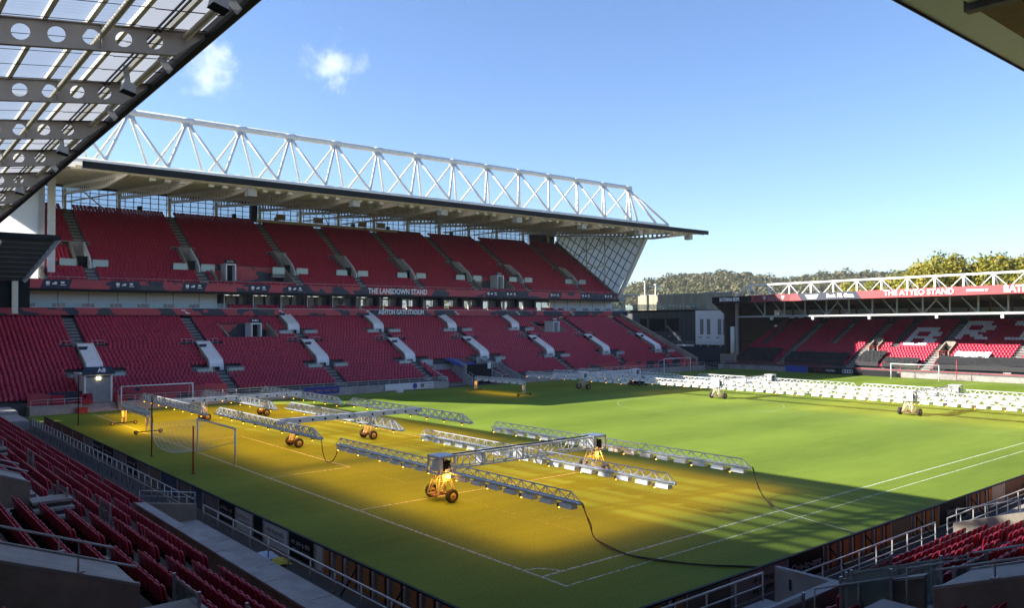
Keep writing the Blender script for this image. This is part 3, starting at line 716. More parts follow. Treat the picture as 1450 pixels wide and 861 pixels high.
# big white roof truss
TR = MB(); TR.tube([(-6, 88, 36.55), (103.6, 88, 36.55)], .43, 'white_steel', 10); tr = TR.build('roof_truss', LS)
for y, z in ((84, 29.0), (92, 29.6)):
    mb = MB(); mb.tube([(-6, y, z), (110.8, y, z)], .3, 'white_steel', 8); mb.build('bottom_chord', tr)
mb = MB()
for k in range(-1, 14):
    x = 8.0 + 7.31 * k; t = (x, 88, 36.4)
    for y, z, rr in ((84, 29.2, .2), (92, 29.8, .17)):
        xb = x + 3.65 if k < 13 else 110.8
        mb.tube((t, (xb, y, z)), rr if k < 13 else .22, 'white_steel', 8)
        if k > -1: mb.tube((t, (x - 3.65, y, z)), rr, 'white_steel', 8)
        if k == 13: mb.tube((t, (x + 3.9, y, z)), .24, 'white_steel', 8)
    if k < 13: mb.tube(((x + 3.65, 84, 29.0), (x + 3.65, 92, 29.6)), .15, 'white_steel', 6)
mb.build('truss_braces', tr)
for k in range(-1, 14):
    x = 8.0 + 7.31 * k; mb = MB(); mb.tube([(x - .8, 88, 36.5), (x + .8, 88, 36.5)], .47, 'white_steel', 10); mb.box(x - .7, x + .7, 87.8, 88.2, 35.7, 36.5, 'white_steel'); mb.build('truss_node', tr)
# ------------------------------------------------------------------ near left stand (rows along Y) : deck, walls, roof
NV0, NZ0, NDV, NDZ = 8.5, 0.32, 0.8, 0.31
nz = lambda v: NZ0 + (v - NV0) * NDZ / NDV
SS = thing('grandstand', 'shaded stand with dark red seat rows under a see-through roof on beams with round holes', 'grandstand', (-12, 20, 0))
platS = (-40, 15.2, 7.6, 10.0)            # wheelchair platform: u range, v range
vomS = [(-3.78, -1.72, 15.1), (11.4, 13.5, 14.8), (26.8, 28.9, 14.8), (42.2, 44.3, 14.8), (57.6, 59.7, 14.8)]
holes_s = [(-40, 15.2, 8.2, 10.1)]
hs_seat = holes_s + [(a, b, v, 30) for a, b, v in vomS] + [(a - 1.6, b + .3, v - 1.7, v) for a, b, v in vomS] + [(a - 1.5, a, v, 30) for a, b, v in vomS]
NN = 16
rs = lambda k: (-(NV0 + k * NDV) + .3, 70.5 - k * .6)
mb = MB(); deck(mb, T_S, NV0, NZ0, NN, NDV, NDZ, rs, holes_s, 'concrete_dark', base=0); mb.build('seating_deck', SS)
ais_s = [(-4.6, 1.3, 0, 16), (4.2, 1.1, 2, 8), (17.0, 1.1, 0, 9), (10.4, 1.2, 3, 16), (25.8, 1.2, 0, 16), (34.2, 1.1, 0, 9), (41.4, 1.2, 0, 16), (50, 1.1, 0, 9), (56.8, 1.2, 0, 16)]
seat_rows(T_S, NV0, NZ0, 13, NDV, NDZ, rs, ais_s, hs_seat, .5)
for u, w, k0, k1 in ais_s:
    mb = MB(); stairs(mb, T_S, u, w, NV0, NZ0, max(k0, 2 if u < 15 else 0), min(k1, 14), NDV, NDZ, 'concrete_light'); mb.build('stairs', SS)

def vom_parapet(S, T, ua, ub, ve, vback, first):
    """sloping concrete vomitory cover with rails along both edges, end face toward the pitch"""
    h = .93; mb = MB()
    pts = [(ve, nz(ve) - .8), (ve, nz(ve) + h), (vback, nz(vback) + h), (vback, nz(vback) - .8)]
    for uu in (ua, ub - .18):
        A = [Vector(T(uu, v, z)) for v, z in pts]; d = Vector(T(uu + .18, 0, 0)) - Vector(T(uu, 0, 0)); mb.prism(A, d, 'beige_wall')
    A = [Vector(T(ua + .1, v, z)) for v, z in [(ve + .02, nz(ve) + h - .15), (ve + .02, nz(ve) + h + .04), (vback, nz(vback) + h + .04), (vback, nz(vback) + h - .15)]]
    mb.prism(A, Vector(T(ub - .1, 0, 0)) - Vector(T(ua + .1, 0, 0)), 'concrete_light')
    for uu in (ua - .01, ub - .13):      # pale copings
        A = [Vector(T(uu, v, z)) for v, z in [(ve - .01, nz(ve) + h), (ve - .01, nz(ve) + h + .07), (vback, nz(vback) + h + .07), (vback, nz(vback) + h)]]
        mb.prism(A, Vector(T(.14, 0, 0)) - Vector(T(0, 0, 0)), 'concrete_light')
    v = mb.build('vomitory_wall', S)
    for uu in (ua + .06, ub - .06):
        mb = MB(); P = [Vector(T(uu, q, nz(q) + h + .07)) for q in (ve + .05, ve + 1.2, ve + 3.2, ve + 5.2, vback)]
        mb.tube([p + Vector((0, 0, .34)) for p in P], .03, 'grey_steel', 6)
        for p in P[1:-1]: mb.tube((p, p + Vector((0, 0, .34))), .022, 'grey_steel', 5); mb.box(p.x - .12, p.x + .12, p.y - .05, p.y + .05, p.z, p.z + .03, 'grey_steel')
        mb.build('handrail', v)
    # landing steps in front of the end face
    mb = MB()
    for j in range(3):
        z = nz(ve - .5) + .5 - j * .24; a = T(ua - .55 - .32 * j, ve - 1.3, 0); b = T(ua + .45, ve + .0, 0)
        x0, x1 = sorted((a[0], b[0])); y0, y1 = sorted((a[1], b[1])); mb.box(x0, x1, y0, y1, z - .1, z, 'concrete_light'); mb.box(x0 + .05, x1 - .05, y0 + .05, y1 - .05, z - .6, z - .1, 'concrete_dark')
    mb.build('landing_steps', v)
for i, (a, b, v) in enumerate(vomS): vom_parapet(SS, T_S, a, b, v, v + 8, i == 0)
def glass_pane(S, T, u0, u1, v0, v1, h=1.0, name='glass_panel'):
    """upright sheet of glass between two thin steel uprights, following the rake between (u0,v0) and (u1,v1)"""
    a = Vector(T(u0, v0, nz(v0))); b = Vector(T(u1, v1, nz(v1))); d = (b - a); d.z = 0; s = Vector((-d.y, d.x, 0)).normalized() * .012
    H = Vector((0, 0, h)); L = Vector((0, 0, .1)); mb = MB()
    mb.hexa([a - s + L, b - s + L, b + s + L, a + s + L, a - s + H, b - s + H, b + s + H, a + s + H], 'glass_panel')
    g = mb.build(name, S)
    for p in (a, b): mb = MB(); mb.box(p.x - .035, p.x + .035, p.y - .035, p.y + .035, p.z - .15, p.z + h + .06, 'galv'); mb.build('upright', g)
for a, b, v in vomS[:4]:
    glass_pane(SS, T_S, a + 1.4, a - .35, v - 1.15, v - 1.15, 1.05); glass_pane(SS, T_S, a - .2, a - 1.7, v - 2.3, v - 2.3, .95)
mb = MB(); P = [T_S(-5.3, v, nz(v)) for v in (10.4, 11.6, 12.8)]; rail(mb, [Vector(p) for p in P], .9, 1.2, 'galv', mid=False); mb.build('handrail', SS)
# wheelchair platform: floor, long back wall, end wall
mb = MB(); mb.box(-9.85, -7.55, -7.6, 15.2, .0, .5, 'concrete_light'); 
for y in (-2.6, 1.9, 6.4, 10.9): mb.box(-9.8, -7.56, y, y + .03, .5, .504, 'concrete_dark')
mb.build('platform', SS)
mb = MB(); mb.box(-10.15, -9.85, -9.9, 15.2, 0, 1.56, 'beige_wall'); mb.box(-10.2, -9.8, -9.9, 15.2, 1.56, 1.64, 'concrete_light')
for y in (-3, 1.2, 5.4, 9.6): mb.box(-10.21, -9.79, y, y + .025, 1.565, 1.645, 'concrete_dark')
mb.build('platform_wall', SS)
mb = MB(); mb.prism([(-10.15, 15.2, 0), (-10.15, 15.2, 1.62), (-7.55, 15.2, 1.2), (-7.55, 15.2, 0)], (0, .22, 0), 'beige_wall'); w = mb.build('end_wall', SS)
mb = MB(); rail(mb, [(-10.0, 15.3, 1.64), (-7.6, 15.3, 1.22)], .5, 1.2, 'galv', mid=True); mb.build('handrail', w)
mb = MB(); mb.box(-9.2, -7.2, 60, 71.3, -.03, .8, 'concrete_light'); mb.box(-12, -7.2, 66, 71.3, .8, 1.1, 'concrete_light'); mb.build('corner_landing', SS)
# pitch-side rail
HR = []
def railing(label, pts, h, step, m, group=None, r=.03):
    o = thing('railing', label, 'railing', tuple(pts[0]), 0, group); mb = MB(); rail(mb, pts, h, step, m, r, post=.028); mb.build('rails', o); return o
railing('pale railing with many close posts in front of the dark red seat rows', [(-7.3, 16.2, 0), (-7.3, 58, 0)], 1.2, 1.15, 'galv')
o = railing('long tubular railing along the front of the wheelchair platform, above the cloths', [(-7.45, -7.0, .5), (-7.45, 14.6, .5)], .75, 1.75, 'galv', r=.035)
mb = MB(); rail(mb, [(-7.3, 16.6, 0), (-7.3, 20, 0)], .5, 1.7, 'galv'); mb.build('ramp_rail', SS)
# roof
def zs(x, y): return 21.9 - .036 * (y - 6.5) + .14 * (x + 8.3)
EY0, EY1 = -34.0, 84.0
def slab(mb, x0, x1, y0, y1, dz0, dz1, m):
    mb.hexa([(x0, y0, zs(x0, y0) + dz0), (x1, y0, zs(x1, y0) + dz0), (x1, y1, zs(x1, y1) + dz0), (x0, y1, zs(x0, y1) + dz0),
             (x0, y0, zs(x0, y0) + dz1), (x1, y0, zs(x1, y0) + dz1), (x1, y1, zs(x1, y1) + dz1), (x0, y1, zs(x0, y1) + dz1)], m)
mb = MB(); n = int((EY1 - EY0) / .165)
vs = []; fs = []
for i in range(n + 1):
    y = EY0 + (i // 2) * .33 + (.24 if i % 2 else 0); dz = .26 + (.05 if i % 2 else -.03)
    vs += [(-8.35, y, zs(-8.35, y) + dz), (-11.2, y, zs(-11.2, y) + dz), (-20.2, y, zs(-20.2, y) + dz)]
    if i: mb.add(vs[-6:], [(0, 1, 4, 3)], 'polycarb_edge'); mb.add(vs[-6:], [(1, 2, 5, 4)], 'polycarb' if i % 2 else 'polycarb_rib')
roofS = mb.build('roof', SS)
mb = MB(); slab(mb, -34, -20.2, EY0, EY1, .2, .3, 'roof_top'); mb.build('opaque_sheet', roofS)
mb = MB(); slab(mb, -8.55, -8.2, EY0, EY1, -.28, .24, 'black'); mb.build('edge_trim', roofS)
mb = MB(); slab(mb, -8.2, -7.85, EY0, EY1, .02, .3, 'white_steel'); slab(mb, -8.2, -8.1, EY0, EY1, -.2, .02, 'grey_steel'); mb.build('gutter', roofS)
mb = MB(); mb.tube([(-9.35, EY0, zs(-9.35, EY0) - .25), (-9.35, EY1, zs(-9.35, EY1) - .25)], .13, 'cream_steel', 8)
mb.tube([(-12.5, EY0, zs(-12.5, EY0) - .42), (-12.5, EY1, zs(-12.5, EY1) - .42)], .13, 'cream_steel', 8); mb.build('tie_tube', SS)
mb = MB()
for x in (-8.95, -9.95, -11.45, -12.95, -14.45, -15.95, -17.5, -19, -20.5): slab(mb, x - .09, x + .09, EY0, EY1, .0, .22, 'cream_bright')
mb.build('purlins', SS)
mb = MB()
for x in (-10.35, -10.55): slab(mb, x - .03, x + .03, EY0, EY1, -.12, -.04, 'black')
y = EY0
while y < EY1: slab(mb, -11.2, -8.6, y, y + .04, -.06, -.03, 'black'); slab(mb, -19, -11.2, y, y + .025, -.03, -.01, 'black'); y += 2.05
mb.build('cable_tray', SS)
HP, HRAD = 1.17, .31
def cell_beam(y):
    mb = MB(); t = .02
    def P(x, q): return (x, q)
    for c in range(18):
        x1 = -9.95 - c * HP; x0 = x1 - HP; cx = (x0 + x1) / 2; n = 16
        for yy in (y - t, y + t):
            ring = []; outer = []; ca0 = math.atan2(.5, HP / 2)
            angs = sorted([2 * PI * k / 16 for k in range(16)] + [ca0, PI - ca0, PI + ca0, 2 * PI - ca0]); n = len(angs)
            for aa in angs:
                ca, sa = math.cos(aa), math.sin(aa); xx = cx + HRAD * ca
                ring.append((xx, yy, zs(xx, y) - .5 + HRAD * sa))
                s = min(HP / 2 / max(abs(ca), 1e-6), .5 / max(abs(sa), 1e-6)); xo = cx + s * ca
                outer.append((xo, yy, zs(xo, y) - .5 + s * sa))
            o = len(ring); mb.add(ring + outer, [(k, (k + 1) % n, o + (k + 1) % n, o + k) for k in range(n)], 'beam_grey')
        n = 16; rg = [(cx + HRAD * math.cos(2 * PI * k / n), 0, zs(cx + HRAD * math.cos(2 * PI * k / n), y) - .5 + HRAD * math.sin(2 * PI * k / n)) for k in range(n)]
        mb.add([(p[0], y - t, p[2]) for p in rg] + [(p[0], y + t, p[2]) for p in rg], [(k, (k + 1) % n, n + (k + 1) % n, n + k) for k in range(n)], 'beam_grey')
        # corner fillers
    mb.prism([(-8.5, y - t, zs(-8.5, y) - .12), (-8.5, y - t, zs(-8.5, y)), (-9.95, y - t, zs(-9.95, y)), (-9.95, y - t, zs(-9.95, y) - 1.0), (-9.75, y - t, zs(-9.75, y) - 1.0)], (0, 2 * t, 0), 'beam_grey')
    for q in (0, -1.0):
        xa = -8.5 if q == 0 else -9.7
        mb.bar((xa, y, zs(xa, y) + q), (-31, y, zs(-31, y) + q), .24, .045, 'beam_grey')
    mb.box(-12.5 - .02, -12.5 + .02, y - .12, y + .12, zs(-12.5, y) - .98, zs(-12.5, y) - .02, 'beam_grey')
    mb.build('roof_rafter', SS)
M['beam_grey'] = mat('pale_grey_beam_paint', (0.40, 0.36, 0.32), 0.55, 0.1, 1.5)
for k in range(-5, 10): cell_beam(11.5 + 8.12 * k)
def floodlight(S, x, y, z, tilt):
    mb = MB(); mb.hexa([(x - .28, y - .3, z - .25), (x + .28, y - .3, z - .4), (x + .28, y + .3, z - .4), (x - .28, y + .3, z - .25), (x - .2, y - .22, z + .15), (x + .3, y - .22, z + .02), (x + .3, y + .22, z + .02), (x - .2, y + .22, z + .15)], 'grey_steel')
    f = mb.build('floodlight', S)
    mb = MB(); mb.bar((x, y, z + .05), (x - .1, y, z + .9), .16, .22, 'grey_steel'); mb.build('bracket', f)
    mb = MB(); mb.hexa([(x - .3, y - .32, z - .29), (x + .3, y - .32, z - .45), (x + .3, y + .32, z - .45), (x - .3, y + .32, z - .29), (x - .28, y - .3, z - .255), (x + .28, y - .3, z - .405), (x + .28, y + .3, z - .405), (x - .28, y + .3, z - .255)], 'black'); mb.build('visor', f)
for y in (5.6, 17.2, 31.5, 46.5, 60): floodlight(SS, -10.1, y, zs(-10.1, y) - .75, 0); 
for y in (6.5, 14.4, 23.5, 38.5): mb = MB(); mb.bar((-9.5, y, zs(-9.5, y) - .2), (-9.2, y - .5, zs(-9.2, y) - .95), .1, .28, 'grey_steel'); mb.build('bracket_arm', SS)
mb = MB(); mb.box(-34, -33, -36, 86, 0, 18, 'concrete'); mb.build('rear_wall', SS)

# ------------------------------------------------------------------ near right stand (rows along X)
DS = thing('grandstand', 'near stand with part-sunlit red seats, glass panels and a timber-lined roof corner', 'grandstand', (6, -14, 0))
rd = lambda k: (-(NV0 + k * NDV) + .3, 112)
holes_d = [(-40, 3.2, 8.2, 10.1), (15.1, 34, 8.2, 10.1)]
mb = MB(); deck(mb, T_D, NV0, NZ0, NN, NDV, NDZ, rd, holes_d, 'concrete_dark', base=0); mb.build('seating_deck', DS)
vomD = [(-2.0, .1, 14.9), (15.1, 16.6, 8.7)]
hd_seat = holes_d + [(-2.0, .1, 14.9, 30), (-2.2, 2.6, 12.4, 14.9), (.1, 1.6, 14.9, 30), (15, 34, 8, 12), (3.0, 4.6, 8, 11.2)]
ais_d = [(.9, 1.3, 0, 16), (9.6, .9, 3, 16)]
seat_rows(T_D, NV0, NZ0, 12, NDV, NDZ, rd, ais_d, hd_seat, .5)
vom_parapet(DS, T_D, -2.0, .1, 14.9, 24, True)
mb = MB(); stairs(mb, T_D, .9, 1.25, NV0, NZ0, 2, 14, NDV, NDZ, 'concrete_light'); mb.build('stairs', DS)
mb = MB(); mb.prism([(-.15, -12.0, 0), (-.15, -12.0, nz(12) + 1.0), (-.15, -13.9, nz(13.9) + .98), (-.15, -13.9, 0)], (.2, 0, 0), 'beige_wall'); mb.prism([(-.2, -11.95, nz(12) + .98), (-.2, -11.95, nz(12) + 1.05), (-.2, -13.95, nz(13.9) + 1.04), (-.2, -13.95, nz(13.9) + .97)], (.3, 0, 0), 'concrete_light'); mb.build('stair_wall', DS)
glass_pane(DS, T_D, -.3, -.3, 11.9, 13.2, 1.25); glass_pane(DS, T_D, 1.6, 1.6, 11.2, 13.6, 1.15); glass_pane(DS, T_D, 1.7, 4.4, 11.0, 11.0, 1.1); glass_pane(DS, T_D, -2.2, -.4, 10.9, 10.9, 1.0)
glass_pane(DS, T_D, -.4, 1.5, 14.7, 14.7, 1.1)
for uu, vv in ((-.35, (11.2, 12.4, 13.6)), (1.72, (11.2, 12.4, 14.2)), (1.0, (13.0, 14.6))): railpart(DS, [T_D(uu, v, nz(v)) for v in vv], 1.1, 1.2, 'grey_steel', mid=False)
mb = MB(); mb.box(-9.8, 3.0, -9.85, -7.55, 0, .5, 'concrete_light'); mb.build('platform', DS)
mb = MB(); mb.box(-9.8, 3.2, -10.15, -9.85, 0, 1.56, 'beige_wall'); mb.box(-9.8, 3.2, -10.2, -9.8, 1.56, 1.64, 'concrete_light'); mb.build('platform_wall', DS)
mb = MB(); mb.prism([(3.0, -10.15, 0), (3.0, -10.15, 1.64), (3.0, -7.9, 1.62), (3.0, -7.9, 0)], (.2, 0, 0), 'concrete_light'); mb.box(2.98, 2.995, -8.5, -8.42, 1.0, 1.35, 'text_dark'); mb.build('end_wall', DS)
M['beige_light'] = mat('cream_concrete', (0.52, 0.45, 0.34), 0.85, 0.12, 1.0, bump=.1)
mb = MB(); mb.prism([(15.0, -8.6, 0), (15.0, -8.6, 1.2), (15.0, -12.2, 2.45), (15.0, -12.2, 0)], (.25, 0, 0), 'beige_light'); e = mb.build('end_wall', DS)
mb = MB(); rail(mb, [(15.1, -8.7, 1.25), (15.1, -12.2, 2.45)], .5, 1.1, 'galv', mid=False); mb.build('handrail', e)
mb = MB(); mb.box(15.25, 34, -12, -8.6, 0, .6, 'concrete'); mb.box(15.25, 34, -12.2, -12, 0, 2.2, 'beige_light'); mb.build('platform', DS)
# roof corner of the right stand
mb = MB(); mb.box(-30, 116, -40, -12.4, 19.2, 19.35, 'roof_dark'); rD = mb.build('roof', DS)
mb = MB(); mb.box(-30, 116, -13.05, -11.85, 18.92, 19.3, 'pale_blue'); mb.build('fascia_board', rD)
mb = MB(); mb.box(-30, 116, -11.85, -11.8, 18.86, 19.36, 'navy'); mb.build('edge_trim', rD)
M['timber_soffit'] = mat('brown_timber_soffit', (0.26, 0.17, 0.075), 0.7, 0.25, 1.0)
mb = MB(); mb.box(-30, 4.6, -15.0, -13.1, 19.0, 19.15, 'concrete_dark'); mb.box(5.0, 116, -14.3, -13.06, 18.9, 19.1, 'timber_soffit'); mb.box(5.0, 116, -17, -14.35, 19.0, 19.1, 'rust'); mb.build('soffit', rD)
mb = MB()
for x in (-6, 4.6, 15, 26): mb.box(x, x + .35, -39, -13.2, 18.45, 19.0, 'concrete_light')
mb.tube([(5.2, -14.4, 18.8), (60, -14.4, 18.8)], .11, 'timber_soffit', 8); mb.box(-4, 4.4, -13.8, -13.4, 18.6, 18.95, 'galv'); mb.build('roof_beam', DS)
mb = MB(); mb.box(-30, 116, -41, -40, 0, 19, 'concrete'); mb.build('rear_wall', DS)
for lab, a, b, h in (('tubular railing before the faded pink board, ending at the white end wall', (-4.6, -7.6, .5), (2.8, -7.6, .5), .9),
                  ('pale railing between the white end wall and the cream wall', (3.4, -7.9, -.0), (15.0, -7.9, 0), 1.1),
                  ('sunlit cream railing standing above the cream wall', (15.2, -8.3, .3), (34, -8.3, .3), 1.0)):
    railing(lab, [a, b], h, 1.35, 'white_steel', r=.032)
mb = MB(); mb.box(3.3, 34, -8.6, -7.6, -.03, .15, 'concrete'); mb.build('front_kerb', DS)

# small canopy between the two left stands
CC = thing('corner_canopy', 'small dark canopy with a black edge between the see-through roof and the long stand', 'canopy', (-8, 83, 0))
mb = MB()
mb.hexa([(-16, 80, 18.9), (-1.4, 80, 18.9), (-4.3, 83, 14.2), (-16, 83, 14.2), (-16, 80, 19.3), (-1.4, 80, 19.3), (-4.3, 83.4, 14.4), (-16, 83.4, 14.4)], 'roof_dark'); mb.build('roof', CC)
mb = MB(); mb.box(-16, -1.2, 79.7, 80.0, 18.75, 19.35, 'black'); mb.build('edge_trim', CC)
mb = MB()
for k in range(1, 9):
    t = k / 9; mb.tube([(-16, 79.95 + 3 * t, 18.85 - 4.7 * t), (-1.5 - 2.9 * t, 79.95 + 3 * t, 18.85 - 4.7 * t)], .07, 'concrete_dark', 5)
mb.build('rib', CC)
mb = MB(); mb.bar((-1.3, 79.9, 18.9), (-4.3, 83, 14.2), .3, .45, 'grey_steel'); mb.bar((-7, 79.8, 18.4), (-8.5, 83, 14.4), .25, .3, 'cream_steel')
for k in range(5): mb.tube([(-7.2 - .3 * k, 79.6, 18.2 - .8 * k), (-9.5, 79.6, 17.9 - .8 * k)], .12, 'cream_steel', 5)
mb.build('bracket', CC)
mb = MB(); mb.box(-21, -20, 80, 113, 0, 24, 'concrete'); mb.build('rear_wall', CC)  # unseen wall added to keep sun off the long stand's left seats
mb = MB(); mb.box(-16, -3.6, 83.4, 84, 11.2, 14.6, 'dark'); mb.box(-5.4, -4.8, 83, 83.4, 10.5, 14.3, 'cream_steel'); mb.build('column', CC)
# ------------------------------------------------------------------ far end stand (rows along Y, back towards +X)
AS = thing('grandstand', 'single tier far stand with white letters in its seats and a red lettered roof front', 'grandstand', (120, 35, 0))
AV0, AZ0, ADV, ADZ, AN = 114.6, 1.25, 0.8, 0.376, 21
az = lambda v: AZ0 + (v - AV0) * ADZ / ADV
ra = lambda k: (-12, 73.0 - (0.15 * k))
rowsA = lambda v: int((v - AV0) / ADV)
tunA = [(33.1, 34.5, 119.2, 122.2), (45.4, 46.8, 120.4, 122.9)]
mb = MB(); deck(mb, T_A, AV0, AZ0, AN, ADV, ADZ, ra, tunA, base=0); mb.build('seating_deck', AS)
ais_a = [(61.2, 1.4, 0, 21), (47.6, 1.4, 0, 21), (42.9, 1.2, 8, 21), (34.9, 1.6, 0, 21), (23.0, 1.2, 0, 21), (68.8, 1, 8, 21), (54.6, 1.2, 9, 21)]
B5 = {'B': ['11110', '10011', '10011', '11110', '10011', '10011', '11110'], 'R': ['11110', '10011', '10011', '11110', '11100', '10110', '10011'], 'I': ['11111', '00100', '00100', '00100', '00100', '00100', '11111']}
def letter_at(u, k):
    for ch, u0, k0 in (('B', 41.9, 8), ('R', 34.2, 11), ('I', 26.6, 11)):
        cu = (u0 - u) / 0.98; ck = (k0 + 8 - k) / 1.14
        if 0 <= cu < 5 and 0 <= ck < 7 and B5[ch][int(ck)][int(cu)] == '1': return True
    return False
def col_a(u, k):
    if k in (3, 4) and 26.6 < u < 31.4: return None
    return 1 if letter_at(u, k) else 0
seat_rows(T_A, AV0, AZ0, AN, ADV, ADZ, ra, ais_a, tunA + [(u - .4, u + 1.8, a - .9, b + .8) for u, _, a, b in tunA], .5, col_a)
for u, w, k0, k1 in ais_a:
    mb = MB(); stairs(mb, T_A, u, w * .9, AV0, AZ0, max(1, k0), k1, ADV, ADZ, 'concrete_dark' if u in (42.9, 68.8) else 'concrete'); mb.build('stairs', AS)
for u0, u1, a, b in tunA:
    mb = MB()
    for uu in (u0 - .2, u1): mb.prism([(a, uu, az(a) - .3), (a, uu, az(a) + .8), (b, uu, az(b) + .9), (b, uu, az(b) - .3)], (0, .2, 0), 'beige_wall')
    mb.box(b, b + .15, u0, u1, az(a), az(b) + 1.0, 'beige_wall'); v = mb.build('vomitory', AS)
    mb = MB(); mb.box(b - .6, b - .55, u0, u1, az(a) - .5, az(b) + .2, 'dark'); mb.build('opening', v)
    mb = MB(); rail(mb, [(a - .3, u0 - 1, az(a)), (a - .3, u1 + 1, az(a))], .9, .9, 'red_paint'); mb.build('handrail', v)
# dark netting laid over the lowest rows, white sheet
def cover(u0, u1, v0, v1, m, name='seat_cover'):
    mb = MB(); n = 14; P = []
    for i in range(n + 1):
        for j in range(7):
            u = u0 + (u1 - u0) * i / n; v = v0 + (v1 - v0) * j / 6
            P.append((v, u + random.uniform(-.1, .1), az(v) + .98 + random.uniform(-.07, .07)))
    mb.add(P, [(i * 7 + j, i * 7 + j + 1, i * 7 + j + 8, i * 7 + j + 7) for i in range(n) for j in range(6)], m)
    mb.box(v0, v0 + .03, u0, u1, az(v0) + .2, az(v0) + .95, m); mb.build(name, AS)
for a, b, v in ((62.4, 70.6, 118.6), (48.6, 60.2, 117.6), (42.6, 46.6, 118.6), (36.2, 42, 116.6), (-8, 33.6, 117.6)): cover(a, b, 114.9, v, 'tarp')
cover(26.4, 31.6, 117.3, 119.0, 'white_board', 'white_sheet')
mb = MB(); mb.box(113.5, 113.75, -12, 74, -.03, .85, 'concrete'); mb.box(113.75, 114.6, -12, 74, -.03, .6, 'concrete_dark'); mb.build('front_wall', AS)
railpart(AS, [(113.6, -12, .85), (113.6, 46, .85)], .32, 6, 'red_paint', mid=False, r=.05); railpart(AS, [(114.0, 50.5, .6), (114.0, 72.5, .6)], 1.0, 1.5, 'red_paint', r=.04)
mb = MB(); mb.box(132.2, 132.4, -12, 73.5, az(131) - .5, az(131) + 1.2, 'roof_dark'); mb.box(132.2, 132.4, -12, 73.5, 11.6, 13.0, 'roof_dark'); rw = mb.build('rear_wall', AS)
M['pane_grey'] = translucent('grey_translucent_pane', (0.36, 0.37, 0.38), 0.6, 0.06)
M['grey_pane'] = mat('grey_wall_panel', (0.20, 0.21, 0.22), 0.5, 0.15, 0.5)
y = 71.5
while y > -10:
    if True:
        mb = MB(); mb.box(132.1, 132.16, y - 2.75, y + .3, az(131) + 1.2, 11.6, 'pane_grey'); mb.build('wall_pane', rw)
    mb = MB(); mb.box(131.95, 132.2, y - 3.05, y - 2.75, az(131), 13, 'rust'); mb.build('wall_post', rw)
    y -= 3.4
mb = MB(); mb.box(114.8, 132.4, 73.2, 73.4, 0, 12.5, 'roof_dark'); mb.box(118, 132.2, 73.0, 73.2, 5, 5.2, 'black'); mb.box(120, 120.2, 73.0, 73.2, 3, 12, 'black'); mb.build('side_wall', AS)
zfa = lambda y: 14.02 + (74.2 - y) * .0118
zfb = lambda y: 12.78 + (74.2 - y) * .0098
mb = MB(); mb.hexa([(112.0, 74.2, zfb(74.2)), (112.15, 74.2, zfb(74.2)), (112.15, -12, zfb(-12)), (112, -12, zfb(-12)), (112.0, 74.2, zfa(74.2)), (112.15, 74.2, zfa(74.2)), (112.15, -12, zfa(-12)), (112, -12, zfa(-12))], 'sign_red')
fa = mb.build('fascia_board', AS)
def fpanel(y0, y1, m, sk=.9):
    mb = MB(); x = 111.985
    mb.hexa([(x - .012, y0, zfb(y0) + .01), (x, y0, zfb(y0) + .01), (x, y1, zfb(y1) + .01), (x - .012, y1, zfb(y1) + .01),
             (x - .012, y0 - sk, zfa(y0) - .01), (x, y0 - sk, zfa(y0) - .01), (x, y1 - sk, zfa(y1) - .01), (x - .012, y1 - sk, zfa(y1) - .01)], m); mb.build('painted_panel', fa)
M['maroon'] = mat('maroon_panel', (0.18, 0.02, 0.03), 0.5, 0.15, 1)
fpanel(74.15, 65.2, 'black', 0); fpanel(65.1, 57.4, 'maroon', .4); fpanel(54.9, 43.9, 'navy', -.9); 
mid = lambda y: (zfa(y) + zfb(y)) / 2
text('BATEMAN SKIPS', .95, (111.9, 70.1, mid(70)), TX, 'text_white', fa, .04, sx=.66)
text('Book. Fill. Gone.', .95, (111.9, 47.6, mid(47.6)), TX, 'text_white', fa, .045, sx=.78)
text('THE ATYEO STAND', 1.25, (111.9, 34.6, mid(34.6) + .02), TX, 'text_white', fa, .03, sx=.99)
text('SPONSORED BY', .5, (111.9, 25.8, mid(25.8)), TX, 'text_white', fa, .015, sx=.86)
text('BATEMAN', 1.35, (111.9, 19.2, mid(19.4)), TX, 'text_white', fa, .06, sx=.98)
mb = MB(); x = 111.93
mb.prism([(x, 54.2, mid(54) + .35), (x, 51.6, mid(52) + .35), (x, 52.0, mid(52) - .4), (x, 53.7, mid(53) - .4)], (.02, 0, 0), 'text_white'); mb.build('emblem', fa)
for y0 in (62.4, 58.6):
    mb = MB(); mb.prism([(x, y0 + .35, mid(y0) + .4), (x, y0 - .35, mid(y0) + .4), (x, y0 - .3, mid(y0) - .05), (x, y0, mid(y0) - .4), (x, y0 + .3, mid(y0) - .05)], (.02, 0, 0), 'pink_board'); mb.build('emblem', fa)
marks(2.6, .26, 2, (111.97, 60.5, mid(60.5) - .12), 'y', 'pink_board', fa, 4)
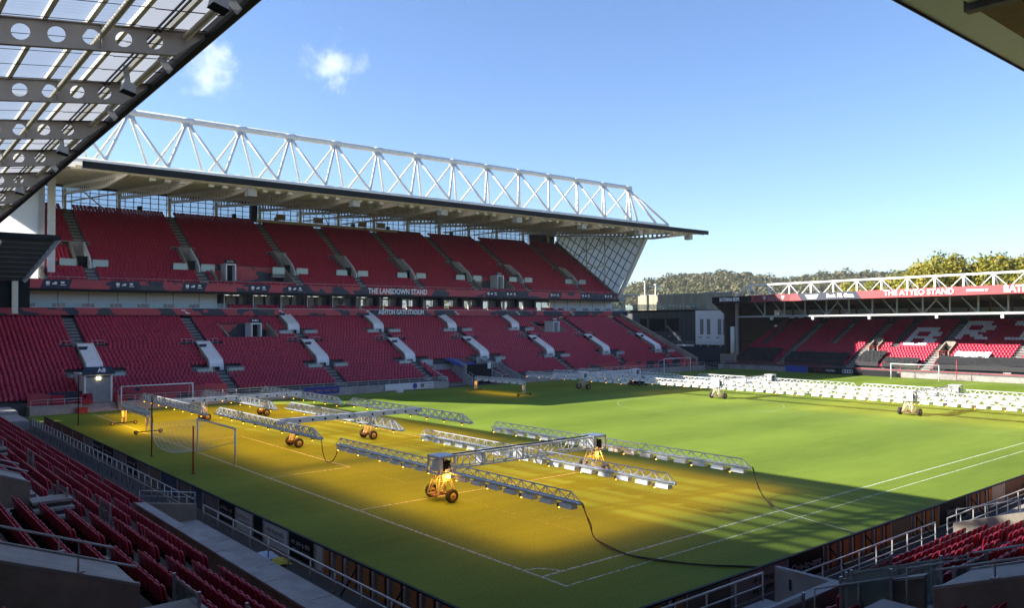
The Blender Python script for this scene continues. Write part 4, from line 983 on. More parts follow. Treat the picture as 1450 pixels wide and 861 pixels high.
# roof sheet, bottom boom, bracing
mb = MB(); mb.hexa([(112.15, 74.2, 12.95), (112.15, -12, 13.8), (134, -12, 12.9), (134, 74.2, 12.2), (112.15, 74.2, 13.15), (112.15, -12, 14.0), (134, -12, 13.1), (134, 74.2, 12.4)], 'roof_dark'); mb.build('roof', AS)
mb = MB(); mb.prism([(112.2, 74.18, 12.85), (112.2, 74.18, 13.05), (132.4, 74.18, 12.3), (132.4, 74.18, 9.2), (116.2, 73.5, 10.0)], (0, -.1, 0), 'roof_dark'); mb.build('gable_end', AS)
mb = MB(); mb.hexa([(115.9, 71.4, 9.95), (116.25, 71.4, 9.95), (116.25, -12, 10.55), (115.9, -12, 10.55), (115.9, 71.4, 10.28), (116.25, 71.4, 10.28), (116.25, -12, 10.9), (115.9, -12, 10.9)], 'grey_steel'); bo = mb.build('bottom_boom', AS)
for k in range(18):
    y = 65.0 - 4.2 * k; zb = 10.2 + (71.4 - y) * .0072; mb = MB()
    mb.box(115.98, 116.16, y - .12, y + .12, zb, 13.2, 'grey_steel'); mb.bar((116.07, y + .1, zb), (116.07, y + 2.4, 13.0), .16, .16, 'grey_steel')
    if k % 4 == 3: mb.bar((116.07, y - .1, zb), (116.07, y - 2.4, 13.0), .16, .16, 'grey_steel')
    mb.build('roof_brace', AS)
mb = MB(); mb.box(115.85, 116.3, 71.0, 71.5, 0, 13, 'galv'); mb.build('corner_post', AS)
mb = MB(); mb.tube([(115.6, 72.0, 2.9), (115.6, 72.0, 8.2)], .45, 'white_paint', 8); mb.build('downpipe', AS)
mb = MB(); mb.bar((113.2, 66.8, 16.1), (113.2, -12, 16.85), .3, .32, 'white_steel')
for k in range(16):
    y = 66.5 - 4.05 * k * 1.05; zt = 16.1 + (66.8 - y) * .0095; mb.box(113.1, 113.3, y - .14, y + .14, 13.8, zt, 'white_steel')
    mb.bar((113.2, y, zt - .1), (113.2, y - 1.8, zfa(y)), .12, .12, 'white_steel'); mb.bar((113.2, y, zt - .1), (113.2, y + 1.8, zfa(y)), .12, .12, 'white_steel')
    mb.bar((113.2, y, zt), (116.6, y, 13.4), .16, .16, 'white_steel')
mb.bar((113.2, 66.8, 16.1), (113.2, 69.6, 14.0), .2, .2, 'white_steel'); mb.build('roof_truss', AS)
for y, z in ((63.5, 9.5), (55, 9.5), (44.5, 9.6), (33.4, 9.7), (23.8, 9.7)):
    mb = MB(); mb.box(115.8, 116.3, y - .2, y + .2, z, z + .5, 'white_board'); mb.build('floodlight', AS)
for y in (68.6, 66.6, 63.4, 60.9):
    mb = MB(); mb.box(131.2, 131.4, y - .7, y + .4, az(131) + .9, az(131) + 1.05, 'white_board'); mb.build('strip_lamp', AS)

# ------------------------------------------------------------------ buildings in the far corner
BD = thing('clubhouse', 'dark grey flat-roofed block with black windows and a screened terrace on top', 'building', (119, 94, 0))
mb = MB(); mb.box(119, 136, 83.0, 107, 0, 11.3, 'cladding_dark'); mb.build('wall', BD)
mb = MB(); y = 83.4
while y < 106.5: mb.box(118.97, 119, y, y + .04, 0, 11.2, 'black'); y += 1.3
mb.build('cladding_joint', BD)
mb = MB(); mb.box(118.6, 136, 82.6, 107, 11.3, 11.75, 'black'); mb.build('roof_edge', BD)
for a, b in ((97.0, 99.0), (91.9, 96.2), (88.0, 91.4)):
    mb = MB(); mb.box(118.92, 119, a, b, 7.2, 9.7, 'glass_dark'); w = mb.build('window', BD)
    mb = MB(); mb.box(118.86, 118.92, a - .1, b + .1, 9.7, 9.85, 'black'); mb.box(118.86, 118.92, a - .1, b + .1, 7.05, 7.2, 'black'); mb.box(118.86, 118.92, (a + b) / 2 - .05, (a + b) / 2 + .05, 7.2, 9.7, 'black'); mb.build('frame', w)
for y in (95.5, 93, 90.5, 87.6):
    mb = MB(); mb.box(118.7, 119, y - .2, y + .2, 5.9, 6.1, 'galv'); mb.build('wall_lamp', BD)
mb = MB(); mb.box(118.8, 119, 84, 89, 1.0, 4.3, 'panel_grey'); mb.box(118.7, 118.8, 84.2, 86, 1.5, 4, 'panel_room'); mb.build('doorway', BD)
mb = MB(); rail(mb, [(119.0, 83, 11.75), (119.0, 104, 11.75)], 1.3, .9, 'galv'); mb.build('handrail', BD)
mb = MB(); mb.box(119.1, 119.14, 83, 104, 11.85, 13.0, 'glass_panel'); mb.build('glass_balustrade', BD)
for a, b, x in ((90.6, 103.5, 123.5), (76.0, 90.4, 121.5)):
    mb = MB(); mb.box(x, x + .2, a, b, 11.8, 15.3, 'mesh_screen'); s = mb.build('screen', BD)
    mb = MB(); yy = a
    while yy < b: mb.box(x - .08, x, yy, yy + .1, 11.8, 15.3, 'grey_steel'); yy += 2.1
    mb.box(x - .08, x, a, b, 15.2, 15.35, 'grey_steel'); mb.build('screen_post', s)
mb = MB(); mb.box(110, 117, 101.5, 102.2, 11.4, 15.2, 'glass_clear'); mb.box(109, 118, 98, 104, 15.0, 15.25, 'grey_steel'); mb.build('terrace_canopy', BD)
BW = thing('clubhouse', 'pale block with four tall slot windows raised over an open ground floor', 'building', (118, 78, 0))
mb = MB(); mb.box(117.2, 134, 73.6, 82.2, 4.4, 11.5, 'cladding_white'); mb.build('wall', BW)
for y in (80.6, 78.9, 76.2, 74.9):
    mb = MB(); mb.box(117.15, 117.2, y - .42, y + .42, 6.5, 9.7, 'grey_pane'); mb.build('window', BW)
mb = MB(); mb.box(121, 133, 74, 82, 0, 4.4, 'glass_dark'); 
for y in (74.2, 77, 80, 82): mb.box(118.4, 118.7, y - .15, y + .15, 0, 4.4, 'galv')
mb.build('ground_floor', BW)
for y in (80.9, 78.9, 76.6):
    mb = MB(); mb.box(116.95, 117.2, y - .35, y + .35, 5.85, 6.0, 'text_dark'); mb.build('wall_lamp', BW)
mb = MB(); mb.box(116.8, 117.0, 71.8, 88.5, 0, 4.0, 'navy'); f = mb.build('site_hoarding')
tag(f, 'dark navy site hoarding below the pale raised block', 'fence')
mb = MB(); mb.box(116, 121, 88.5, 106.5, 0, 4.8, 'cladding_dark'); mb.build('lower_wall', BD)
mb = MB(); rail(mb, [(117, 73, 4.0), (117, 88, 4.0)], 1.0, 1.2, 'galv'); o = mb.build('railing'); tag(o, 'thin grey railing on top of the navy site hoarding', 'railing')
mb = MB(); rail(mb, [(108.5, 73.4, 0), (114.4, 74.5, 0)], 1.1, 1.1, 'galv'); rail(mb, [(109, 70.5, 0), (113, 72.5, 0)], .9, 1, 'blue_cloth'); o = mb.build('railing'); tag(o, 'low crowd barriers in the far corner before the navy hoarding', 'railing')

# ------------------------------------------------------------------ hill, woods, trees
YAW = R(50.16); FW = Vector((math.cos(YAW), math.sin(YAW), 0)); RT = Vector((math.sin(YAW), -math.cos(YAW), 0)); CAM = Vector((-20.16, -22.51, 9.592))
def ridge(px):
    K = [(700, 450), (800, 440), (860, 427), (885, 411), (905, 402), (930, 396), (960, 391), (1000, 389), (1040, 389), (1070, 393), (1100, 396), (1125, 396), (1160, 391), (1200, 388), (1240, 388), (1300, 384), (1400, 384), (1500, 388), (1700, 400), (1900, 430)]
    for (a, ya), (b, yb) in zip(K[:-1], K[1:]):
        if a <= px <= b: return ya + (yb - ya) * (px - a) / (b - a)
    return 440
def hill_pt(px, t):       # t 0 foot .. 1 ridge
    D = 560 + 420 * t; zr = 9.6 + (453 - ridge(px) - 6) / 1139 * 980
    p = CAM + FW * D + RT * (D * (px - 725) / 1139)
    return Vector((p.x, p.y, 2 + (zr - 2) * (t ** .85)))
mb = MB(); NXH, NTH = 40, 8; P = []
for i in range(NXH + 1):
    for j in range(NTH + 2):
        p = hill_pt(700 + 1200 * i / NXH, min(1, j / NTH)); 
        if j == NTH + 1: p = p + FW * 300; p.z = 0
        P.append(p)
q = NTH + 2
mb.add(P, [(i * q + j, (i + 1) * q + j, (i + 1) * q + j + 1, i * q + j + 1) for i in range(NXH) for j in range(q - 1)], 'far_ground', True)
tag(mb.build('hill'), kind='structure')
rng = np.random.default_rng(3)
def leaf_quads(centers, sizes, rng, out=None):
    n = len(centers); nn = rng.normal(size=(n, 3)) * .55 + (out if out is not None else 0); nn /= np.linalg.norm(nn, axis=1)[:, None]
    a = rng.normal(size=(n, 3)); a -= nn * (a * nn).sum(1)[:, None]; a /= np.linalg.norm(a, axis=1)[:, None]
    b = np.cross(nn, a)
    s = sizes[:, None]; v = np.stack([centers + a * s, centers + b * s * .75, centers - a * s, centers - b * s * .75], 1).reshape(-1, 3)
    return v
def quad_mesh(name, v, m):
    me = bpy.data.meshes.new(name); n = len(v) // 4
    me.vertices.add(len(v)); me.vertices.foreach_set('co', v.astype(np.float32).ravel())
    me.loops.add(4 * n); me.loops.foreach_set('vertex_index', np.arange(4 * n, dtype=np.int32))
    me.polygons.add(n); me.polygons.foreach_set('loop_start', np.arange(0, 4 * n, 4, dtype=np.int32)); me.polygons.foreach_set('loop_total', np.full(n, 4, dtype=np.int32))
    me.materials.append(M[m]); me.update(); me.validate(); return me
cs = []; ss = []; ds = []
for i in range(900):
    px = rng.uniform(840, 1560); t = rng.uniform(.05, 1) ** .8; p = hill_pt(px, t); r = rng.uniform(5, 9)
    n = 110; d = rng.normal(size=(n, 3)); d /= np.linalg.norm(d, axis=1)[:, None]; rr = r * (rng.uniform(.55, 1.05, n))
    c = np.array([p.x, p.y, p.z + r * .55]) + d * rr[:, None] * np.array([1, 1, .9]); cs.append(c); ss.append(rng.uniform(1.0, 2.0, n)); ds.append(d)
for i in range(260):     # the row of crowns along the ridge
    px = 860 + i * 2.4 + rng.uniform(-1, 1); p = hill_pt(px, 1.0); r = rng.uniform(4, 7.5)
    n = 80; d = rng.normal(size=(n, 3)); d /= np.linalg.norm(d, axis=1)[:, None]
    c = np.array([p.x, p.y, p.z + rng.uniform(0, 2.5)]) + d * (r * rng.uniform(.4, 1.05, n))[:, None]; cs.append(c); ss.append(rng.uniform(.7, 1.5, n)); ds.append(d)
v = leaf_quads(np.concatenate(cs), np.concatenate(ss), rng, np.concatenate(ds))
o = bpy.data.objects.new('hillside_wood', quad_mesh('hillside_wood', v, 'leaf_hill')); C.objects.link(o); tag(o, 'autumn wood covering the distant hillside', 'wood', kind='stuff')

def tree(name, label, x, y, h, r, leafm, nleaf, seed, group=None, base=0.0, ls=.33):
    g = np.random.default_rng(seed); root = thing(name, label, 'tree', (x, y, base), 0, group)
    mb = MB(); tip = h * .62; pts = [(x, y, base), (x + g.uniform(-.2, .2), y + g.uniform(-.2, .2), base + tip * .5), (x + g.uniform(-.5, .5), y + g.uniform(-.5, .5), base + tip)]
    mb.tube(pts, [h * .022, h * .016, h * .008], 'bark', 7)
    cl = []; zc = base + h * .62
    nl = 20
    for i in range(nl):
        a = g.uniform(0, 2 * PI); e = g.uniform(-.5, 1.2); q = g.uniform(.45, .85)
        c = np.array([x + r * q * math.cos(a) * math.cos(e * .8), y + r * q * math.sin(a) * math.cos(e * .8), zc + (h * .36) * q * math.sin(e)])
        cl.append((c, r * g.uniform(.3, .5)))
        st = base + h * g.uniform(.3, .55)
        mb.tube([(x, y, st), ((x + c[0]) / 2, (y + c[1]) / 2, (st + c[2]) / 2 + .4), tuple(c)], [h * .008, h * .005, h * .002], 'bark', 5)
    mb.build('trunk', root)
    pts = []; dirs = []
    per = nleaf // nl
    for c, rr in cl:
        d = g.normal(size=(per, 3)); d /= np.linalg.norm(d, axis=1)[:, None]
        pts.append(c + d * (rr * g.uniform(.25, 1.15, per) ** .7)[:, None]); dirs.append(d)
    P_ = np.concatenate(pts) - np.array([x, y, base]); v = leaf_quads(P_, g.uniform(.6, 1.3, len(P_)) * ls, g, np.concatenate(dirs))
    o = bpy.data.objects.new('crown', quad_mesh('crown', v, leafm)); C.objects.link(o); o.parent = root
    return root
G = 'autumn trees behind the far end stand'
spec = [(152, 66, 17.8, 4.6, 'low yellow-green tree, the leftmost behind the far end stand'), (156, 60.5, 19, 5, 'rounded yellow-green tree second from the left behind the far end stand'), (151, 55, 19.8, 5, 'yellowish tree just left of the high part of the group behind the far stand'),
        (153, 49.5, 22.2, 5.2, 'tall yellow-green tree whose crown starts the high part of the group above the stand'), (150, 44.5, 23.6, 5, 'tall yellow tree in the left part of the high group above the stand'), (153, 39.5, 23.8, 5.2, 'tallest broad green-gold tree in the middle of the high group above the stand'),
        (151, 34.2, 23.4, 4.8, 'tall tree with an open gap beside its crown near the right edge'), (150, 29.2, 23.6, 4.8, 'yellow-green tree cut by the right edge of the picture'), (150, 24, 22.5, 4.8, 'tree at the far right mostly beyond the edge of the picture'), (158, 71, 16.5, 4.5, 'small dark yellow tree peeping over the left end of the far roof truss'), (160, 63.5, 18.3, 4.6, 'low green-gold tree between the two leftmost rounded trees behind the roof truss'), (162, 57.5, 19.4, 4.8, 'low green-gold tree filling the dip left of the tall trees'), (158, 52, 20.8, 4.6, 'middling green-gold tree at the foot of the high group')]
for i, (x, y, h, r, lab) in enumerate(spec): tree('autumn_tree', lab, x, y, h, r * 1.18, 'leaf_yellow', 6500, 40 + i, G)
for i, (x, y, h) in enumerate(((60, 132, 15), (72, 134, 14.5), (85, 131, 15.5), (98, 135, 14.5))):
    tree('autumn_tree', ['tree seen through the box windows left of centre', 'second tree seen through the box windows', 'third tree seen through the box windows', 'tree seen through the right-hand box windows'][i], x, y, h, 6, 'leaf_yellow', 1600, 80 + i, 'trees glimpsed through the glazed boxes')
for i, (x, y, h) in enumerate(((191.5, 160, 22.6), (197, 160, 21.7))):
    l = thing('lamp_post', ['plain thin lamp post before the wooded hill, left of the one with a cross arm', 'lamp post with a short cross arm before the wooded hill'][i], 'lamp post', (x, y, 0), 0)
    mb = MB(); mb.tube([(x, y, 0), (x, y, h)], [.3, .16], 'cream_steel', 7); mb.build('pole', l)
    mb = MB()
    if i: mb.bar((x - 1.5, y + 1.5, h - .6), (x + 1.5, y - 1.5, h - .6), .25, .25, 'galv')
    mb.box(x - .4, x + .4, y - .4, y + .4, h - .1, h + .3, 'galv'); mb.build('lamp_head', l)
# ------------------------------------------------------------------ grow-light rigs
def wheel_meshes(r=.36, w=.3):
    mb = MB(); n = 18; prof = [(r * .55, -w / 2), (r * .9, -w / 2), (r, -w * .3), (r, w * .3), (r * .9, w / 2), (r * .55, w / 2)]
    vs = []; fs = []
    for k in range(n):
        a = 2 * PI * k / n
        for q, y in prof: vs.append((q * math.cos(a), y, q * math.sin(a)))
    m = len(prof)
    for k in range(n):
        for j in range(m): fs.append((k * m + j, ((k + 1) % n) * m + j, ((k + 1) % n) * m + (j + 1) % m, k * m + (j + 1) % m))
    mb.add(vs, fs, 'rubber', True); ty = mb.build('wheel', mesh_only=True)
    mb = MB(); mb.tube([(0, -w * .42, 0), (0, w * .42, 0)], r * .56, 'rim_paint', 14); mb.tube([(0, -w * .55, 0), (0, w * .55, 0)], r * .18, 'rust', 8); ri = mb.build('rim', mesh_only=True)
    return ty, ri
M['rim_paint'] = mat('dusty_rim_paint', (0.45, 0.36, 0.26), 0.6, 0.2, 5)
TYRE, RIM = wheel_meshes()
TYRE_S, RIM_S = wheel_meshes(.17, .12)
mbr = MB(); mbr.hexa([(-.19, -.42, -.08), (.19, -.42, -.08), (.19, .42, -.08), (-.19, .42, -.08), (-.15, -.4, .12), (.15, -.4, .12), (.15, .4, .12), (-.15, .4, .12)], 'reflector'); mbr.box(-.06, .06, -.05, .05, .15, .24, 'galv')
REFL = mbr.build('lamp_reflector', mesh_only=True)
mbb = MB(); mbb.box(-.07, .07, -.09, .09, -.11, .05, 'rust'); mbb.tube([(0, 0, -.11), (0, 0, -.16)], .04, 'bulb', 6); BULB = mbb.build('lamp_bulb', mesh_only=True)

def axle_tower(rig, x, y, lit):
    mb = MB()
    for sx in (-1, 1):
        for sy in (-1, 1):
            mb.tube([(x + sx * .58, y + sy * .5, .3), (x + sx * .26, y + sy * .24, 1.55)], .04, 'cream_white', 6)
        mb.tube([(x + sx * .58, y - .5, .32), (x + sx * .26, y + .24, 1.5)], .022, 'cream_white', 5); mb.tube([(x + sx * .58, y + .5, .32), (x + sx * .26, y - .24, 1.5)], .022, 'cream_white', 5)
        mb.tube([(x + sx * .1, y - .36, .5), (x + sx * .06, y - .2, 1.55)], .03, 'cream_white', 5); mb.tube([(x + sx * .35, y - .28, 1.02), (x + sx * .35, y + .28, 1.02)], .03, 'cream_white', 5)
    for sy in (-1, 1):
        mb.tube([(x - .58, y + sy * .5, .32), (x + .58, y + sy * .5, .32)], .04, 'cream_white', 6); mb.tube([(x - .35, y + sy * .28, 1.02), (x + .35, y + sy * .28, 1.02)], .03, 'cream_white', 5)
        mb.tube([(x - .58, y + sy * .5, .34), (x + .26, y + sy * .24, 1.5)], .022, 'cream_white', 5)
    mb.build('tower', rig)
    mb = MB(); mb.bar((x, y - .85, .36), (x, y + .85, .36), .14, .14, 'rust'); mb.bar((x - .6, y, .3), (x + .75, y, .28), .5, .07, 'rust'); mb.build('axle', rig)
    for sy in (-1, 1):
        w = inst('wheel', TYRE, rig, Vector((x, y + sy * .95, .36)) - OFF[rig]); inst('rim', RIM, w)
    mb = MB()
    for zz in (1.5, 2.32):
        for sy in (-1, 1): mb.bar((x - .5, y + sy * .5, zz), (x + .5, y + sy * .5, zz), .09, .09, 'galv_light')
        for sx in (-1, 1): mb.bar((x + sx * .5, y - .5, zz), (x + sx * .5, y + .5, zz), .09, .09, 'galv_light')
    for sx in (-1, 1):
        for sy in (-1, 1): mb.bar((x + sx * .5, y + sy * .5, 1.5), (x + sx * .5, y + sy * .5, 2.36), .09, .09, 'galv_light')
    mb.box(x - .53, x - .2, y - .42, y + .1, 1.62, 2.2, 'galv_light'); mb.box(x - .15, x + .35, y - .35, y + .35, 1.58, 2.1, 'black'); mb.box(x - .55, x + .55, y - .55, y + .55, 2.36, 2.41, 'galv_light'); mb.build('control_box', rig)
M['cream_white'] = mat('off_white_frame_paint', (0.62, 0.58, 0.50), 0.5, 0.1, 3)
M['galv_light'] = mat('bright_galvanised_steel', (0.82, 0.82, 0.82), 0.45, 0.06, 4)

def area(rig, x, y, L, w, z, power, col=(1.0, 0.42, 0.003)):
    d = bpy.data.lights.new('lamp_glow', 'AREA'); d.shape = 'RECTANGLE'; d.size = w; d.size_y = L; d.energy = power; d.color = col; d.spread = R(180)
    o = bpy.data.objects.new('lamp_glow', d); C.objects.link(o); o.location = Vector((x, y, z)) - OFF[rig]; o.parent = rig
def rig_a(label, xs, y0, y1, towers, yt, power, group):
    rig = thing('grow_light_rig', label, 'light rig', (towers[0], yt, 0), 0, group)
    # main box truss along X
    a, b = towers; mb = MB()
    for yy in (-.32, .32):
        for zz in (1.62, 2.3): mb.bar((a, yt + yy, zz), (b, yt + yy, zz), .085, .085, 'galv_light')
        n = 14
        for i in range(n):
            x0 = a + (b - a) * i / n; x1 = a + (b - a) * (i + 1) / n
            mb.tube([(x0, yt + yy, 1.62 if i % 2 else 2.3), (x1, yt + yy, 2.3 if i % 2 else 1.62)], .028, 'galv_light', 5); mb.tube([(x0, yt + yy, 1.62), (x0, yt + yy, 2.3)], .03, 'galv_light', 5)
    for xx in (a + 2.6, a + 5.4): mb.box(xx - .08, xx + .08, yt - .4, yt + .4, 1.58, 2.34, 'galv_light')
    mb.tube([(a, yt, 2.36), (b, yt, 2.38)], .04, 'black', 5); mb.build('main_beam', rig)
    for x in towers: axle_tower(rig, x, yt, power > 0)
    for i, x in enumerate(xs):
        mb = MB(); n = 26; L = y1 - y0
        lattice(mb, (x, y0, 1.52), (x, y1, 1.52), .42, .3, n, 'galv_light', .035, .02)
        mb.bar((x, y0 - .1, 1.47), (x, y1 + .1, 1.47), .16, .09, 'galv_light'); t = mb.build('lamp_truss', rig)
        m = int(L / 1.28)
        for k in range(m):
            yy = y0 + (k + .5) * L / m
            if abs(yy - yt) < .55 and x in towers: continue
            inst('lamp_reflector', REFL, t, Vector((x, yy, 1.27)) - OFF[rig])
            if k % 2 == 0: inst('lamp_bulb', BULB, t, Vector((x, yy + .58, 1.26)) - OFF[rig])
        area(rig, x, (y0 + y1) / 2, L + 1, 6.2, 1.15, power)
    if power > 400:
        for x in towers:
            d = bpy.data.lights.new('tower_lamp', 'POINT'); d.energy = 12; d.color = (1.0, .5, .05); d.shadow_soft_size = .06
            o = bpy.data.objects.new('tower_lamp', d); C.objects.link(o); o.location = Vector((x, yt - .42, 1.28)) - OFF[rig]; o.parent = rig
    return rig
def rig_b(label, xs, y0, y1, towers, yt, power, group):
    rig = thing('grow_light_rig', label, 'light rig', (towers[0], yt, 0), 0, group)
    mb = MB(); a, b = xs[0], xs[2]
    mb.box(a, b, yt - .22, yt + .22, 1.78, 2.18, 'pale_beam'); mb.build('main_beam', rig)
    x = a + .8
    while x < b:
        mb = MB(); mb.tube([(x, yt - .235, 1.95), (x, yt - .225, 1.95)], .09, 'black', 8); mb.build('beam_hole', rig); x += 1.05
    for x in towers:
        mb = MB()
        for sy in (-1, 1):
            mb.bar((x, yt + sy * .35, .45), (x, yt + sy * .75 - .1, 1.85), .14, .14, 'cream_white', up=(1, 0, 0))
            mb.bar((x - .35, yt + sy * .2, .45), (x + .2, yt + sy * .25, 1.8), .09, .09, 'cream_white')
        mb.build('tower', rig)
        mb = MB(); mb.bar((x, yt - .7, .38), (x, yt + .7, .38), .18, .16, 'rust'); mb.box(x - .5, x + .5, yt - .25, yt + .25, .38, .52, 'rust'); mb.build('axle', rig)
        for sy in (-1, 1):
            w = inst('wheel', TYRE, rig, Vector((x, yt + sy * .75, .36)) - OFF[rig]); inst('rim', RIM, w)
    for x in xs:
        mb = MB(); lattice(mb, (x, y0, 1.55), (x, y1, 1.55), .6, .34, 18, 'white_steel', .06, .04, slope_end=True)
        mb.bar((x, y0, 1.5), (x, y1, 1.5), .2, .08, 'white_steel'); t = mb.build('lamp_truss', rig)
        for k in range(8): inst('lamp_bulb', BULB, t, Vector((x, y0 + (k + .5) * (y1 - y0) / 8, 1.44)) - OFF[rig])
        area(rig, x, (y0 + y1) / 2, y1 - y0 + 1, 6.2, 1.3, power)
    return rig
M['pale_beam'] = mat('pale_painted_beam', (0.8, 0.8, 0.81), 0.4, 0.06, 2)
GR = 'grow-light rigs parked over the pitch'
PWR = 410
rig_a('nearest grow-light rig, with white box reflectors and a bright yellow-lit wheeled tower', (4.9, 11.5, 17.9), 3.0, 25.4, (4.6, 16.2), 13.1, PWR, GR)
rig_b('grow-light rig with smooth beam and no reflectors, just beyond the near goal', (5.0, 11.5, 17.8), 28.0, 48.0, (6.5, 12.9), 35.4, PWR * .9, GR)
rig_b('grow-light rig with smooth beam and no reflectors, farthest toward the white entrance box', (4.0, 10.3, 17.0), 47.5, 67.0, (7.0, 12.9), 56.6, PWR * .9, GR)
rig_a('sunlit white grow-light rig cut by the right edge, before the far goal', (61.9, 67.5, 73.1), 1.5, 24.6, (61.9, 73.0), 13.9, PWR * .4, GR)
rig_a('sunlit white grow-light rig left of the one cut by the right edge', (61.8, 67.4, 73.1), 25.0, 48.4, (61.8, 73.1), 36.7, PWR * .12, GR)
rig_a('white grow-light rig half in shade before the right part of the long stand', (59.0, 64.4, 69.9), 48.7, 69.0, (59.0, 69.8), 57.0, PWR * .015, GR)

def arch(label, x, y0, y1, power):
    o = thing('lamp_arch', label, 'light rig', (x, (y0 + y1) / 2, 0), 0, 'small two-legged lamp arches'); mb = MB()
    lattice(mb, (x, y0, 1.72), (x, y1, 1.72), .3, .34, 14, 'white_steel', .045, .025); mb.bar((x, y0, 1.66), (x, y1, 1.66), .38, .08, 'white_steel'); t = mb.build('lamp_truss', o)
    for k in range(7): inst('lamp_reflector', REFL, t, Vector((x, y0 + .7 + k * (y1 - y0 - 1.4) / 6, 1.48)) - OFF[o], scale=(1, .9, .7))
    for y in (y0, y1):
        mb = MB()
        for s in (-1, 1):
            mb.bar((x + s * .17, y, .25), (x + s * .17, y, 1.9), .07, .07, 'cream_white')
            for k in range(5): mb.tube([(x - .17 * (1 if k % 2 else -1), y, .3 + k * .3), (x + .17 * (1 if k % 2 else -1), y, .6 + k * .3)], .022, 'cream_white', 4)
        mb.box(x - .2, x - .02, y - .16, y + .16, .75, 1.35, 'cream_white'); mb.build('leg', o)
        mb = MB(); mb.bar((x - 1.0, y, .2), (x + 1.0, y, .2), .08, .08, 'black'); mb.build('axle', o)
        for s in (-1, 1):
            w = inst('wheel', TYRE_S, o, Vector((x + s * 1.0, y, .17)) - OFF[o]); inst('rim', RIM_S, w)
    area(o, x, (y0 + y1) / 2, y1 - y0, 1.6, 1.3, power)
arch('small white lamp arch on wheels over the left goal line, beyond the two red poles', .1, 50.3, 58.0, 110)
arch('small white lamp arch on wheels standing alone in the shade before the long stand', 46.4, 54.9, 65.0, 70)

# ------------------------------------------------------------------ goals, net, poles
def ribbon_net(mb, grid, w, m='net'):
    nu = len(grid); nv = len(grid[0])
    for i in range(nu):
        for j in range(nv):
            for (i2, j2) in ((i + 1, j), (i, j + 1)):
                if i2 < nu and j2 < nv:
                    a = Vector(grid[i][j]); b = Vector(grid[i2][j2]); d = (b - a)
                    if d.length < 1e-4: continue
                    s = Vector((0, 0, 1)).cross(d)
                    s = s.normalized() * w if s.length > .02 else Vector((w, 0, 0))
                    if abs(d.normalized().z) < .6 and j2 != j: s = Vector((0, 0, w))
                    mb.quad(a - s / 2, b - s / 2, b + s / 2, a + s / 2, m)
def goal(label, x, y0, y1, s=1, group=None, h=2.44):
    o = thing('goal', label, 'goal', (x, (y0 + y1) / 2, 0), 0, group); mb = MB()
    mb.tube([(x, y0, 0), (x, y0, h)], .06, 'white_paint', 10); mb.tube([(x, y1, 0), (x, y1, h)], .06, 'white_paint', 10); mb.build('posts', o)
    mb = MB(); mb.tube([(x, y0 - .06, h), (x, y1 + .06, h)], .06, 'white_paint', 10); mb.build('crossbar', o)
    return o
yg0, yg1 = 30.34, 37.66
g = goal('white goal on the near left goal line with its net lifted and sagging', 0, yg0, yg1)
L0, R0 = Vector((0, yg1, 2.42)), Vector((0, yg0, 2.42)); L1, R1 = Vector((-2.9, 38.4, 2.3)), Vector((-.1, yg0, 1.55))
grid = []
for i in range(44):
    t = i / 43; row = []
    for j in range(13):
        s = j / 12; top = L0.lerp(R0, t); bot = L1.lerp(R1, t) + Vector((-1.6 * math.sin(PI * t), 0, -1.15 * math.sin(PI * t)))
        p = top.lerp(bot, s); p.z -= .55 * math.sin(PI * s) * math.sin(PI * min(1, t * 1.1)); row.append(p)
    grid.append(row)
mb = MB(); ribbon_net(mb, grid, .013); mb.tube([r[-1] for r in grid], .025, 'net', 4); mb.build('net', g)
mb = MB(); mb.tube([L1, (-3.1, 37.9, 3.2)], .02, 'black', 4); mb.build('net_rope', g)
g = goal('far white goal in front of the end stand with a drooping net', PL, yg0, yg1)
grid = []
for i in range(30):
    t = i / 29; row = []
    for j in range(9):
        s = j / 8; y = yg0 + (yg1 - yg0) * t; row.append(Vector((PL + .1 + 2.3 * s, y, 2.42 - s * .7 - .9 * math.sin(PI * t) * s - .3 * math.sin(PI * s))))
    grid.append(row)
mb = MB(); ribbon_net(mb, grid, .04); mb.build('net', g)
for lab, y0, y1, x0 in (('spare white goal without nets at the left, beyond the far touchline', 70.2, 70.2, 2.9), ('spare white goal beyond the far touchline at the right end of the long stand', 70.2, 70.2, 92.4)):
    o = thing('goal', lab, 'goal', (x0 + 3.7, y0, 0)); mb = MB()
    for x in (x0, x0 + 7.45): mb.tube([(x, y0, 0), (x, y0, 2.62)], .07, 'white_paint', 8)
    mb.build('posts', o); mb = MB(); mb.tube([(x0 - .06, y0, 2.62), (x0 + 7.5, y0, 2.62)], .07, 'white_paint', 8); mb.build('crossbar', o)
    mb = MB()
    for x in (x0, x0 + 7.45): mb.tube([(x, y0, 2.5), (x, y0 + 1.2, 2.2), (x, y0 + 1.6, .05)], .03, 'white_paint', 5)
    mb.build('net_frame', o)
def pole(lab, x, y, h, m='red_paint', r=.05):
    o = thing('net_pole', lab, 'pole', (x, y, 0), 0, 'red net support poles'); mb = MB(); mb.tube([(x, y, 0), (x, y, h)], r, m, 8); mb.build('pole', o)
    mb = MB(); mb.box(x - .1, x + .1, y - .1, y + .1, 0, .06, 'rust'); mb.build('foot', o)
    mb = MB(); mb.tube([(x, y, h), (x, y, h + .03)], r * 1.3, 'black', 8); mb.build('cap', o)
pole('nearer red pole behind the left goal', -3.1, 29.2, 2.95); pole('farther red pole behind the left goal, in front of the lamp arch', -3.13, 37.85, 4.2, 'rust')
pole('red pole to the right of the far goal', 111.6, 28.8, 3.3); pole('red pole behind the left post of the far goal', 111.6, 37.3, 2.2)
pole('dark pole at the left corner beside the lamp arch', -3.2, 60.5, 4.6, 'black')

